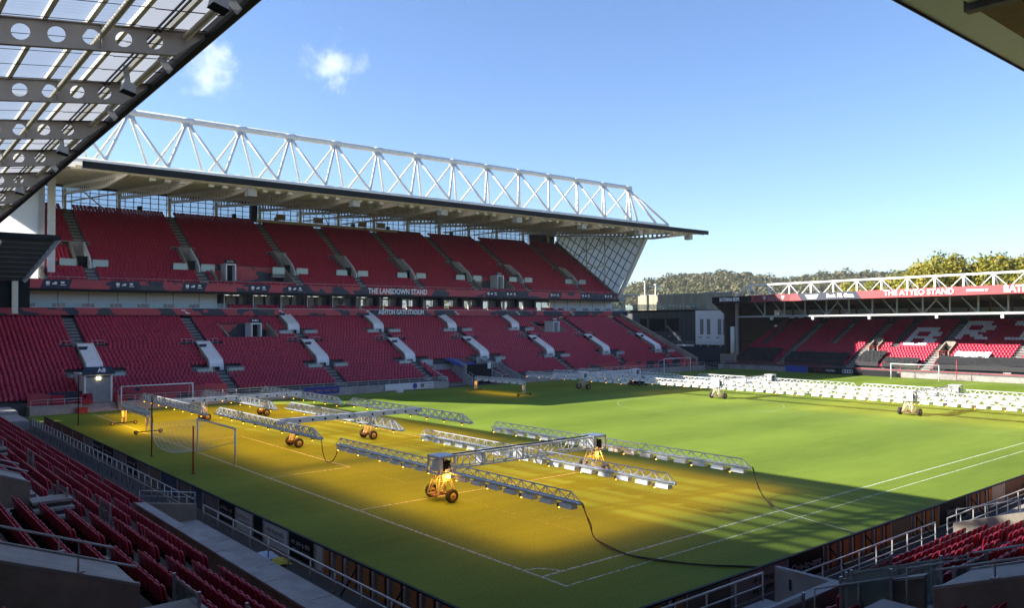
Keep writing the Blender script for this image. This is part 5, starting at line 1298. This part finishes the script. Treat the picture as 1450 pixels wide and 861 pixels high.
# ------------------------------------------------------------------ hoses
def hose(label, pts, r=.024, m='rubber', n=40, twin=True):
    P = [Vector(p) for p in pts]; out = []
    for i in range(len(P) - 1):
        p0 = P[max(i - 1, 0)]; p1 = P[i]; p2 = P[i + 1]; p3 = P[min(i + 2, len(P) - 1)]
        for k in range(8):
            t = k / 8; out.append(.5 * ((2 * p1) + (p2 - p0) * t + (2 * p0 - 5 * p1 + 4 * p2 - p3) * t * t + (3 * p1 - 3 * p2 + p3 - p0) * t ** 3))
    out.append(P[-1]); mb = MB(); mb.tube(out, r, m, 6)
    if twin: mb.tube([p + Vector((.07 + .05 * math.sin(i * .5), .05, .01)) for i, p in enumerate(out)], r, m, 6)
    o = mb.build('power_cable'); tag(o, label, 'cable'); return o
hose('black twin power cable hanging from the nearest rig and running to the corner boards', [(5.0, 2.95, 1.5), (5.05, 2.75, 1.2), (5.1, 2.5, .6), (4.9, 1.9, .12), (4.5, .2, .05), (4.62, -1.3, .05), (5.7, -3.2, .05), (6.9, -4.6, .05), (8.2, -6.0, .05)])
hose('black power cable hanging from the right end of the nearest rig onto the touchline', [(18.2, 3.0, 1.5), (18.2, 2.85, 1.1), (18.0, 2.5, .5), (17.3, 1.6, .1), (16.3, .6, .06)])
hose('thin pale cord lying from the touchline to the near boards', [(16.3, .6, .04), (15.6, -1.0, .04), (15.0, -3.6, .04), (14.7, -5.9, .04)], .012, 'grey_steel', twin=False)
hose('short dark cable looped between the two left rigs', [(5.1, 28.1, 1.5), (5.1, 27.9, .7), (5.0, 27.2, .15), (4.95, 26.2, .3), (4.95, 25.6, .9), (4.9, 25.4, 1.45)], .03, 'rubber', twin=False)

# ------------------------------------------------------------------ advertising boards
def board(axis, a, b, pos, kind, label, group, txt=None, tcol='text_white'):
    """hoarding seen from behind: frame, face panel, posts and a strut; axis 'S' runs along Y at x=pos, 'D' along X at y=pos"""
    loc = (pos, a, 0) if axis == 'S' else (a, pos, 0)
    o = thing('advertising_board', label, 'hoarding', loc, 0, group); H = 1.0
    def bx(mb, u0, u1, d0, d1, z0, z1, m):
        if axis == 'S': mb.box(pos - d1, pos - d0, u0, u1, z0, z1, m)
        else: mb.box(u0, u1, pos - d1, pos - d0, z0, z1, m)
    base = {'wood': 'brown_board', 'black': 'black', 'white': 'white_board', 'pink': 'pink_board', 'blue': 'blue_board', 'grey': 'grey_board', 'red': 'rust', 'brown': 'brown_board'}[kind]
    mb = MB(); bx(mb, a + .02, b - .02, -.02, .03, .04, H, base); mb.build('panel', o)
    mb = MB(); bx(mb, a, b, -.04, .07, H, H + .05, 'black'); mb.build('top_rail', o)
    if kind == 'wood':
        mb = MB(); n = max(2, int((b - a) / .85))
        for i in range(n):
            u = a + (i + .18) * (b - a) / n; w = (b - a) / n
            bx(mb, u, u + w * .14, .03, .09, .04, H - .02, 'pink_board'); bx(mb, u + w * .2, u + w * .32, .03, .045, .04, H - .02, 'black'); bx(mb, u + w * .34, u + w * .74, .03, .07, .08, H - .04, 'orange_ply')
        mb.build('battens', o)
        mb = MB(); s = a + .3
        if axis == 'S': mb.bar((pos - .1, s, .9), (pos - .75, s, .02), .05, .05, 'black')
        else: mb.bar((s, pos - .1, .9), (s + .3, pos - .75, .02), .05, .05, 'black')
        mb.build('strut', o)
    else:
        mb = MB(); bx(mb, a + .02, a + .07, .03, .06, .02, H, 'galv'); bx(mb, b - .07, b - .02, .03, .06, .02, H, 'galv'); mb.build('frame', o)
    if txt:
        L = b - a
        for i, ln in enumerate(txt):
            z = .72 - i * .27 if len(txt) > 1 else .55; sz = .3 if len(txt) > 1 else .42
            if axis == 'S': text(ln, sz, (pos - .07, (a + b) / 2, z), (PI / 2, 0, -PI / 2), tcol, o, .008)
            else: text(ln, sz, ((a + b) / 2, pos - .07, z), TY, tcol, o, .008)
    return o
M['blue_board'] = mat('blue_board', (0.06, 0.09, 0.17), 0.6, 0.3, 1.2)
M['grey_board'] = mat('grey_board', (0.17, 0.165, 0.18), 0.6, 0.2, 1.2)
GB = 'advertising boards along the near goal line'
kinds = ['wood', 'wood', 'wood', 'black', 'white', 'black', 'white', 'blue', 'grey', 'black', 'grey', 'brown', 'black', 'blue', 'pink', 'black', 'red', 'grey']
seq = [(-6.0, -3.2, 'wood'), (-3.2, -.4, 'wood'), (-.4, 2.6, 'wood'), (2.6, 5.6, 'wood'), (5.6, 6.3, 'white'), (6.3, 8.7, 'black'), (8.7, 11.2, 'white'), (11.2, 12.4, 'black'), (12.4, 14.4, 'white'), (14.4, 16.6, 'black'), (16.6, 18.8, 'grey'), (18.8, 20.6, 'blue'), (20.6, 22.8, 'grey'), (22.8, 25.8, 'blue'), (25.8, 28.0, 'brown'), (28.0, 30.4, 'grey'), (30.4, 33.0, 'black'), (33, 36, 'grey'), (36, 39, 'black'), (39, 42, 'black'), (42, 44.6, 'grey'), (44.6, 48.5, 'red'), (48.5, 52.4, 'red'), (52.4, 56.3, 'red'), (56.3, 60.2, 'red')]
names = {'wood': 'board back with orange plywood battens', 'black': 'black board with faint pale lettering', 'white': 'whitish board', 'blue': 'dark blue board', 'grey': 'grey board', 'brown': 'brown board', 'red': 'low dull red board', 'pink': 'faded pink board'}
cnt = {}; tot = {}
ORD = ['nearest', 'second nearest', 'third nearest', 'fourth nearest', 'fifth nearest', 'sixth nearest', 'seventh nearest']
for a, b, k in seq:
    i = cnt.get(k, 0); cnt[k] = i + 1
    tx = None
    o = board('S', a, b, -6.0, k, '%s behind the near goal line, %s of its colour' % (names[k], ORD[i]), GB, tx, 'text_dark' if k == 'white' else 'galv')
    if k in ('black', 'white') and b - a > 1.5: marks((b - a) * .75, .2, 2, (-6.075, (a + b) / 2, .55), 'y', 'grey_board' if k == 'white' else 'galv', o, 10 + i)
GD = 'advertising boards along the near touchline'
cntd = {}
for a, b, k, tx, lab in ((-5.8, -3.0, 'brown', None, 'plain brown board in the corner where the two lines of boards meet'), (-3.0, .2, 'wood', None, 'board back with orange battens between two plain brown boards'), (.2, 2.6, 'brown', None, 'plain brown board touching the left end of the faded pink board'),
        (2.6, 5.95, 'pink', None, 'faded pink board with dark capital lettering above the white end wall'), (5.95, 8.5, 'black', ['One-to-one'], 'black board with pale handwritten-style lettering behind the white end wall'),
        (8.5, 11.3, 'wood', None, 'board back with orange battens immediately right of the black lettered one'), (11.3, 13.9, 'wood', None, 'second board back with orange battens to the right of the black lettered one'), (13.9, 15.9, 'brown', None, 'plain brown panel between two orange-battened boards'),
        (15.9, 18.6, 'wood', None, 'board back with orange battens, left of the black one with a single word'), (18.6, 21.8, 'black', ['Integrity'], 'black board with one single pale word'), (21.8, 25.0, 'wood', None, 'sunlit board back with orange battens right of the single-word board'),
        (25.0, 26.6, 'pink', None, 'short sunlit pale board panel left of the brownish red board'), (26.6, 29.8, 'red', None, 'brownish red board with a small white emblem'), (29.8, 34, 'red', None, 'red board right of the one with the small white emblem')):
    o = board('D', a, b, -6.5, k, lab, GD, tx, 'text_dark' if k == 'pink' else 'galv')
    if 'capital' in lab: marks(2.1, .24, 2, (4.75, -6.575, .45), 'x', 'text_dark', o, 3)
    if 'emblem' in lab:
        mb = MB(); mb.prism([(29.2, -6.6, .35), (29.5, -6.6, .35), (29.35, -6.6, .8)], (0, .01, 0), 'white_board'); mb.build('emblem', o)
def banner(label, x0, x1, y, z0, z1, m, txt=None, tc='text_white', sz=.5, group=None):
    o = thing('advertising_board', label, 'hoarding', (x0, y, 0), 0, group); mb = MB(); mb.box(x0, x1, y, y + .05, z0, z1, m); mb.build('panel', o)
    mb = MB(); mb.box(x0, x0 + .08, y + .05, y + .1, 0, z1, 'galv'); mb.box(x1 - .08, x1, y + .05, y + .1, 0, z1, 'galv'); mb.build('frame', o)
    if txt:
        for i, (s, dx, dz, q) in enumerate(txt): text(s, q, (x0 + dx, y - .02, z0 + dz), TY, tc, o, .01)
    return o
o = banner('white board with a blue disc and grey lettering before the middle of the long stand', 35.9, 43.7, 71.2, .15, 1.05, 'white_board', None)
marks(1.9, .26, 2, (42.75, 71.19, .6), 'x', 'grey_board', o, 8)
mb = MB(); mb.add([(40.6 + .38 * math.cos(2 * PI * k / 20), 71.18, .6 + .38 * math.sin(2 * PI * k / 20)) for k in range(20)], [tuple(range(20))], 'blue'); mb.box(41.5, 42.1, 71.17, 71.19, .35, .85, 'grey_board'); mb.build('emblem', o)
o = banner('bright blue board with orange marks before the left part of the long stand', 24.2, 29.1, 71.2, .3, 1.2, 'blue')
mb = MB(); 
for k in range(4): mb.box(24.8 + k * 1.1, 25.5 + k * 1.1, 71.17, 71.19, .65, .85, 'orange_ply')
mb.build('emblem', o)
def banner_a(label, y0, y1, m, h, txt=None):
    o = thing('advertising_board', label, 'hoarding', (113.0, y1, 0)); mb = MB(); mb.box(113.0, 113.06, y0, y1, .02, h, m); mb.build('panel', o)
    mb = MB(); mb.box(113.06, 113.12, y0, y0 + .1, 0, h, 'galv'); mb.box(113.06, 113.12, y1 - .1, y1, 0, h, 'galv'); mb.build('frame', o)
    if txt: text(txt, .6, (112.97, (y0 + y1) / 2, h * .55), TX, 'text_white', o, .015)
    return o
banner_a('blue and violet board below the left part of the far stand', 54.6, 58.8, 'blue', 1.15); o = banner_a('dark board with small white lettering and linked rings below the far stand', 44.6, 54.4, 'black', 1.1)
marks(1.9, .4, 1, (112.98, 50.2, .6), 'y', 'text_white', o, 5); marks(1.3, .4, 1, (112.98, 52.4, .6), 'y', 'red_paint', o, 6)
mb = MB()
for k in range(4):
    pts = [(112.96, 47.6 - .42 * k + .3 * math.cos(a), .6 + .3 * math.sin(a)) for a in [2 * PI * i / 14 for i in range(15)]]; mb.tube(pts, .05, 'text_white', 4, False)
mb.build('emblem', o)
banner_a('long plain dark board leaning beside the one with linked rings', 38.6, 44.4, 'black', 1.0)

# ------------------------------------------------------------------ loose things
o = thing('mower', 'small dark pitch mower with a pale hood parked in the shade among the far rigs', 'mower', (70.2, 56.4, 0)); 
x, y = 69.6, 55.6
mb = MB(); mb.box(x - .7, x + .7, y - .5, y + 1.3, .3, .6, 'black'); mb.box(x - .5, x + .5, y + .3, y + 1.3, .6, 1.15, 'white_board'); mb.build('body', o)
mb = MB(); mb.box(x - .4, x + .4, y - .3, y + .1, .75, .85, 'black'); mb.box(x - .4, x + .4, y - .35, y - .25, .85, 1.4, 'black'); mb.build('seat', o)
mb = MB(); mb.tube([(x - .5, y - .4, .5), (x - .5, y - .4, 1.7), (x + .5, y - .4, 1.7), (x + .5, y - .4, .5)], .05, 'black', 6); mb.build('roll_bar', o)
mb = MB(); mb.hexa([(x - 1, y + 1.4, .1), (x + 1, y + 1.4, .1), (x + 1, y + 2.0, .1), (x - 1, y + 2.0, .1), (x - .9, y + 1.4, .5), (x + .9, y + 1.4, .5), (x + .9, y + 1.8, .5), (x - .9, y + 1.8, .5)], 'rust'); mb.build('cutter', o)
for sx in (-1, 1):
    for yy in (-.2, 1.1): w = inst('wheel', TYRE, o, Vector((x + sx * .75, y + yy, .36)) - OFF[o]); inst('rim', RIM, w)
o = thing('screen_trailer', 'box trailer with a grey screen in a timber-coloured frame beside the far stand', 'trailer', (116, 72.5, 0))
mb = MB(); mb.box(114.6, 116.4, 70.6, 74.2, .95, 2.75, 'tan_box'); mb.build('cabinet', o)
mb = MB(); mb.box(114.56, 114.6, 70.85, 73.95, 1.15, 2.6, 'grey_pane'); mb.build('screen', o)
mb = MB(); mb.box(114.7, 116.3, 71.0, 73.8, .45, .95, 'rust'); mb.build('chassis', o)
for yy in (71.2, 73.2): inst('wheel', TYRE, o, Vector((114.9, yy, .36)) - OFF[o], (0, 0, PI / 2))
mb = MB(); mb.add([(37.3 + .5 * math.cos(a), 69.8 + .4 * math.sin(a), z) for z, q in ((0, 1), (.4, 1)) for a in [2 * PI * k / 10 for k in range(10)]], [tuple(range(10, 20))] + [(k, (k + 1) % 10, 10 + (k + 1) % 10, 10 + k) for k in range(10)], 'white_board'); mb.box(37.1, 37.5, 69.7, 69.9, .4, .48, 'white_paint'); o = mb.build('equipment_tub'); tag(o, 'small white tub on the grass before the white board', 'tub')
def cloth(label, x, y, z, sx, sy, m, seed):
    g = random.Random(seed); mb = MB(); n = 9; P = []
    for i in range(n):
        for j in range(n):
            u, v = i / (n - 1) * 2 - 1, j / (n - 1) * 2 - 1; r = max(0, 1 - (u * u + v * v) * .75)
            P.append((x + u * sx + g.uniform(-.04, .04), y + v * sy + g.uniform(-.04, .04), z + .02 + r * .22 + g.uniform(0, .07) * r))
    mb.add(P, [(i * n + j, (i + 1) * n + j, (i + 1) * n + j + 1, i * n + j + 1) for i in range(n - 1) for j in range(n - 1)], m, True); o = mb.build('crumpled_cloth'); tag(o, label, 'cloth')
cloth('crumpled pale blue and white sheet lying beside the platform railing', -6.85, 9.0, -.008, .4, .55, 'blue_cloth', 1); cloth('crumpled yellow cloth on the path next to the pale blue sheet', -6.75, 7.9, -.008, .35, .4, 'yellow', 2)
mb = MB(); mb.box(-1.2, -.2, 70.9, 71.35, 0, .5, 'red_paint'); mb.box(-1.25, -.15, 70.85, 71.4, .5, .58, 'red_paint'); o = mb.build('equipment_box'); tag(o, 'red box on the grass at the foot of the white steps at left', 'box')
for lab, x, z0 in (('red seat block on the terrace left of the white entrance box', -2.6, .95), ('red seat block on the terrace just left of the white entrance box door', .0, .95), ('red seat block on the terrace right of the white entrance box', 3.4, .95)):
    mb = MB(); mb.box(x - .6, x + .6, 72.2, 72.6, z0 - .1, z0 + .5, 'seat_red'); mb.box(x - .6, x + .6, 72.6, 72.7, z0 - .1, z0 + .95, 'seat_red'); o = mb.build('bench'); tag(o, lab, 'bench')
# ------------------------------------------------------------------ seats
fwd = Vector((math.cos(YAW) * math.cos(R(1.159)), math.sin(YAW) * math.cos(R(1.159)), math.sin(R(1.159))))
rgt = Vector((math.sin(YAW), -math.cos(YAW), 0)); upv = rgt.cross(fwd)
rol = -0.00310867; c_, s_ = math.cos(rol), math.sin(rol)
rgt, upv = c_ * rgt + s_ * upv, -s_ * rgt + c_ * upv
def in_view(p):
    d = Vector(p) - CAM; z = d.dot(fwd)
    if z < 1: return None
    x = 725 + 1138.94 * d.dot(rgt) / z; y = 430.5 - 1138.94 * d.dot(upv) / z
    return z if -15 < x < 1465 and 0 < y < 880 else None
# three pairs-and-threes of seats on the wheelchair platform
PLAT = []
for y0 in (9.3, 6.95, 3.95, 1.15, -1.8): PLAT += [(T_S, y0 + q * .5 - .5, 9.0, .5, 0) for q in range(2 if y0 > 9 else 3)]
for y0 in (-.8, 1.2): PLAT += [(T_D, y0 + q * .5, 9.0, .5, 0) for q in range(2)]
near = []; far = []
for s in SEATS:
    d = in_view(s[0](s[1], s[2] + .5, s[3] + .6)) if s[0] in (T_S, T_D) else None
    (near if d else far).append((d, s))
near.sort(key=lambda q: q[0])
KEEP = 284
far += near[KEEP:]; near = near[:KEEP]
# near seat: rounded back shell, tip-up pan, bracket; local +y is the back of the stand
def shell(w, h, z0, yb, lean, t, curve, m, name, nx=8, nz=7, round_=.13):
    mb = MB(); F = []; Bk = []
    for j in range(nz + 1):
        z = z0 + h * j / nz
        for i in range(nx + 1):
            u = -1 + 2 * i / nx; hw = w / 2
            dz = max(0, (z - (z0 + h - round_)) / round_)
            hw *= math.sqrt(max(0.0, 1 - (dz * .86) ** 2)) * .25 + .75 if dz > 0 else 1
            zz = z - (abs(u) ** 3) * .05 * (dz > 0)
            y = yb + lean * (j / nz) - curve * (1 - u * u)* -1
            F.append((u * hw, y, zz)); Bk.append((u * hw, y + t, zz))
    n = nx + 1; o = len(F); fs = []
    for j in range(nz):
        for i in range(nx):
            a = j * n + i; fs.append((a, a + 1, a + n + 1, a + n)); fs.append((o + a, o + a + n, o + a + n + 1, o + a + 1))
    for i in range(nx): fs.append((i, o + i, o + i + 1, i + 1)); a = nz * n + i; fs.append((a, a + 1, o + a + 1, o + a))
    for j in range(nz): a = j * n; fs.append((a, a + n, o + a + n, o + a)); a += nx; fs.append((a, o + a, o + a + n, a + n))
    mb.add(F + Bk, fs, m, True); return mb.build(name, mesh_only=True)
S_BACK = shell(.455, .48, .36, .60, .07, .035, .035, 'seat_red', 'backrest')
S_PAN = shell(.40, .40, .36, .47, .05, .05, .02, 'seat_red', 'seat_pan')
mb = MB(); mb.box(-.03, .03, .42, .72, .02, .36, 'black'); mb.box(-.16, .16, .46, .66, .33, .37, 'black'); mb.box(-.05, .05, .68, .78, .3, .4, 'black'); S_BR = mb.build('bracket', mesh_only=True)
def face_rz(T): return {T_S: PI / 2, T_D: PI, T_L: 0, T_A: -PI / 2}[T]
def near_seat(s, label, group):
    T, u, v, z, c = s; p = T(u, v, z)
    o = thing('tip_up_seat', label, 'seat', p, face_rz(T) + random.uniform(-.012, .012), group)
    inst('backrest', S_BACK, o); inst('seat_pan', S_PAN, o, (0, random.uniform(-.01, .015), 0)); inst('bracket', S_BR, o)
for d, s in near:
    if s[0] is T_S: near_seat(s, 'dark red tip-up seat in the shaded rows behind the wheelchair platform', 'shaded red seats behind the platform')
    else: near_seat(s, 'red tip-up seat in the short rows before the cream wall', 'red seats before the cream wall')
for s in PLAT:
    if s[0] is T_S: near_seat(s, 'red tip-up seat in a small cluster on the bare wheelchair platform', 'seats on the wheelchair platform')
    else: near_seat(s, 'red tip-up seat at the bottom edge beside the white end wall', 'seats beside the white end wall')
def far_seats(lst, name):
    def bx(x0, x1, y0, y1, z0, z1, ly, ch):
        return [(x0, y0, z0), (x1, y0, z0), (x1, y1, z0), (x0, y1, z0), (x0, y0 + ly, z1 - ch), (x0 + ch, y0 + ly, z1), (x1 - ch, y0 + ly, z1), (x1, y0 + ly, z1 - ch), (x0, y1 + ly, z1 - ch), (x0 + ch, y1 + ly, z1), (x1 - ch, y1 + ly, z1), (x1, y1 + ly, z1 - ch)]
    A = bx(-.225, .225, .58, .63, .34, .84, .07, .06); B = bx(-.2, .2, .45, .5, .34, .72, .05, .04)
    q = [(0, 1, 7, 4), (4, 7, 6, 5), (3, 8, 11, 2), (8, 9, 10, 11), (5, 6, 10, 9), (4, 5, 9, 8), (7, 11, 10, 6), (0, 4, 8, 3), (1, 2, 11, 7)]
    base = np.array(A + B); F = np.array(q + [tuple(i + 12 for i in f) for f in q]); n = len(lst)
    jit = np.random.default_rng(5)
    V = np.empty((n, len(base), 3)); 
    for i, (d, (T, u, v, z, c)) in enumerate(lst):
        b = base
        if T is T_L: X = np.stack([u + b[:, 0], v + b[:, 1], z + b[:, 2]], 1)
        elif T is T_S: X = np.stack([-(v + b[:, 1]), u + b[:, 0], z + b[:, 2]], 1)
        elif T is T_D: X = np.stack([u + b[:, 0], -(v + b[:, 1]), z + b[:, 2]], 1)
        else: X = np.stack([v + b[:, 1], u + b[:, 0], z + b[:, 2]], 1)
        V[i] = X + jit.normal(0, .003, 3)
    cols = np.array([s[4] for d, s in lst])
    me = bpy.data.meshes.new(name); nv = V.shape[0] * V.shape[1]; nf = n * len(F)
    me.vertices.add(nv); me.vertices.foreach_set('co', V.astype(np.float32).ravel())
    idx = (F[None] + (np.arange(n) * len(base))[:, None, None]).astype(np.int32)
    me.loops.add(nf * 4); me.loops.foreach_set('vertex_index', idx.ravel())
    me.polygons.add(nf); me.polygons.foreach_set('loop_start', np.arange(0, nf * 4, 4, dtype=np.int32)); me.polygons.foreach_set('loop_total', np.full(nf, 4, np.int32))
    me.materials.append(M['seat_red']); me.materials.append(M['seat_white'])
    me.polygons.foreach_set('material_index', np.repeat(cols, len(F)).astype(np.int32)); me.update()
    o = bpy.data.objects.new(name, me); C.objects.link(o); return o
o = far_seats(far, 'stadium_seats'); tag(o, 'thousands of red tip-up seats, some white, filling the stands', 'seats', kind='stuff')
print('SEATS', len(far), len(near))

# ------------------------------------------------------------------ light and air
m = bpy.data.materials.new('haze'); m.use_nodes = True; M['haze'] = m; nt = m.node_tree; nt.nodes.remove(nt.nodes['Principled BSDF'])
pv = nt.nodes.new('ShaderNodeVolumePrincipled'); pv.inputs['Color'].default_value = (0.82, 0.9, 1.0, 1); pv.inputs['Density'].default_value = 0.0001; pv.inputs['Anisotropy'].default_value = 0.3
nt.links.new(pv.outputs[0], nt.nodes['Material Output'].inputs['Volume'])
SUN = Vector((-1.5, 1.13, 1.0)).normalized()
ld = bpy.data.lights.new('sun', 'SUN'); ld.energy = 5.0; ld.angle = R(0.55); ld.color = (1.0, 0.93, 0.82)
lo = bpy.data.objects.new('sun', ld); C.objects.link(lo); lo.rotation_euler = SUN.to_track_quat('Z', 'Y').to_euler(); lo.location = (0, 0, 100)
W = bpy.data.worlds.new('World'); bpy.context.scene.world = W; W.use_nodes = True; nt = W.node_tree
bg = nt.nodes['Background']; sky = nt.nodes.new('ShaderNodeTexSky'); sky.sky_type = 'NISHITA'; sky.sun_disc = False
sky.sun_elevation = math.asin(SUN.z); sky.sun_rotation = math.atan2(SUN.x, SUN.y); sky.air_density = 1.0; sky.dust_density = 0.15; sky.ozone_density = 2.0
bg.inputs['Strength'].default_value = 0.065
tc = nt.nodes.new('ShaderNodeTexCoord')
def skydir(px, py): return (fwd + rgt * ((px - 725) / 1138.94) - upv * ((py - 430.5) / 1138.94)).normalized()
last = sky.outputs[0]
nz_ = nt.nodes.new('ShaderNodeTexNoise'); nz_.inputs['Scale'].default_value = 34; nz_.inputs['Detail'].default_value = 7; nz_.inputs['Roughness'].default_value = .62; nt.links.new(tc.outputs['Generated'], nz_.inputs['Vector'])
for px, py, rad, st in ((297, 94, .040, .75), (480, 91, .036, .6), (462, 97, .032, .5)):
    vd = nt.nodes.new('ShaderNodeVectorMath'); vd.operation = 'DISTANCE'; vd.inputs[1].default_value = skydir(px, py); nt.links.new(tc.outputs['Generated'], vd.inputs[0])
    ad = nt.nodes.new('ShaderNodeMath'); ad.operation = 'MULTIPLY_ADD'; ad.inputs[1].default_value = .09; ad.inputs[2].default_value = -.045; nt.links.new(nz_.outputs[0], ad.inputs[0])
    sm = nt.nodes.new('ShaderNodeMath'); sm.operation = 'ADD'; nt.links.new(vd.outputs['Value'], sm.inputs[0]); nt.links.new(ad.outputs[0], sm.inputs[1])
    mr = nt.nodes.new('ShaderNodeMapRange'); mr.interpolation_type = 'SMOOTHSTEP'; mr.inputs[1].default_value = rad; mr.inputs[2].default_value = -.012; mr.inputs[3].default_value = 0; mr.inputs[4].default_value = st
    nt.links.new(sm.outputs[0], mr.inputs[0])
    mx = nt.nodes.new('ShaderNodeMix'); mx.data_type = 'RGBA'; mx.inputs['B'].default_value = (7.4, 7.3, 6.6, 1)
    nt.links.new(mr.outputs[0], mx.inputs['Factor']); nt.links.new(last, mx.inputs['A']); last = mx.outputs['Result']
tn_ = nt.nodes.new('ShaderNodeVectorMath'); tn_.operation = 'MULTIPLY'; tn_.inputs[1].default_value = (0.90, 1.0, 1.22); nt.links.new(last, tn_.inputs[0]); nt.links.new(tn_.outputs[0], bg.inputs['Color'])

hz = MB(); hz.box(-450, 1700, -450, 1700, -1.5, 130, 'haze'); o = hz.build('haze'); tag(o, kind='stuff')
cam = bpy.data.cameras.new('camera'); cam.sensor_width = 36; cam.lens = 36 * 1138.94 / 1450; cam.clip_end = 8000; cam.clip_start = .2
co = bpy.data.objects.new('camera', cam); C.objects.link(co)
co.matrix_world = Matrix(((rgt.x, upv.x, -fwd.x, CAM.x), (rgt.y, upv.y, -fwd.y, CAM.y), (rgt.z, upv.z, -fwd.z, CAM.z), (0, 0, 0, 1)))
sc = bpy.context.scene; sc.camera = co
vs = sc.view_settings; vs.view_transform = 'Standard'; vs.look = 'None'; vs.exposure = 1.6; vs.gamma = 1.0; vs.use_curve_mapping = False
sc.render.engine = 'CYCLES'; cy = sc.cycles; cy.max_bounces = 6; cy.diffuse_bounces = 3; cy.glossy_bounces = 3; cy.transmission_bounces = 4; cy.transparent_max_bounces = 12
cy.use_denoising = True; cy.sample_clamp_indirect = 6; cy.caustics_reflective = False; cy.caustics_refractive = False
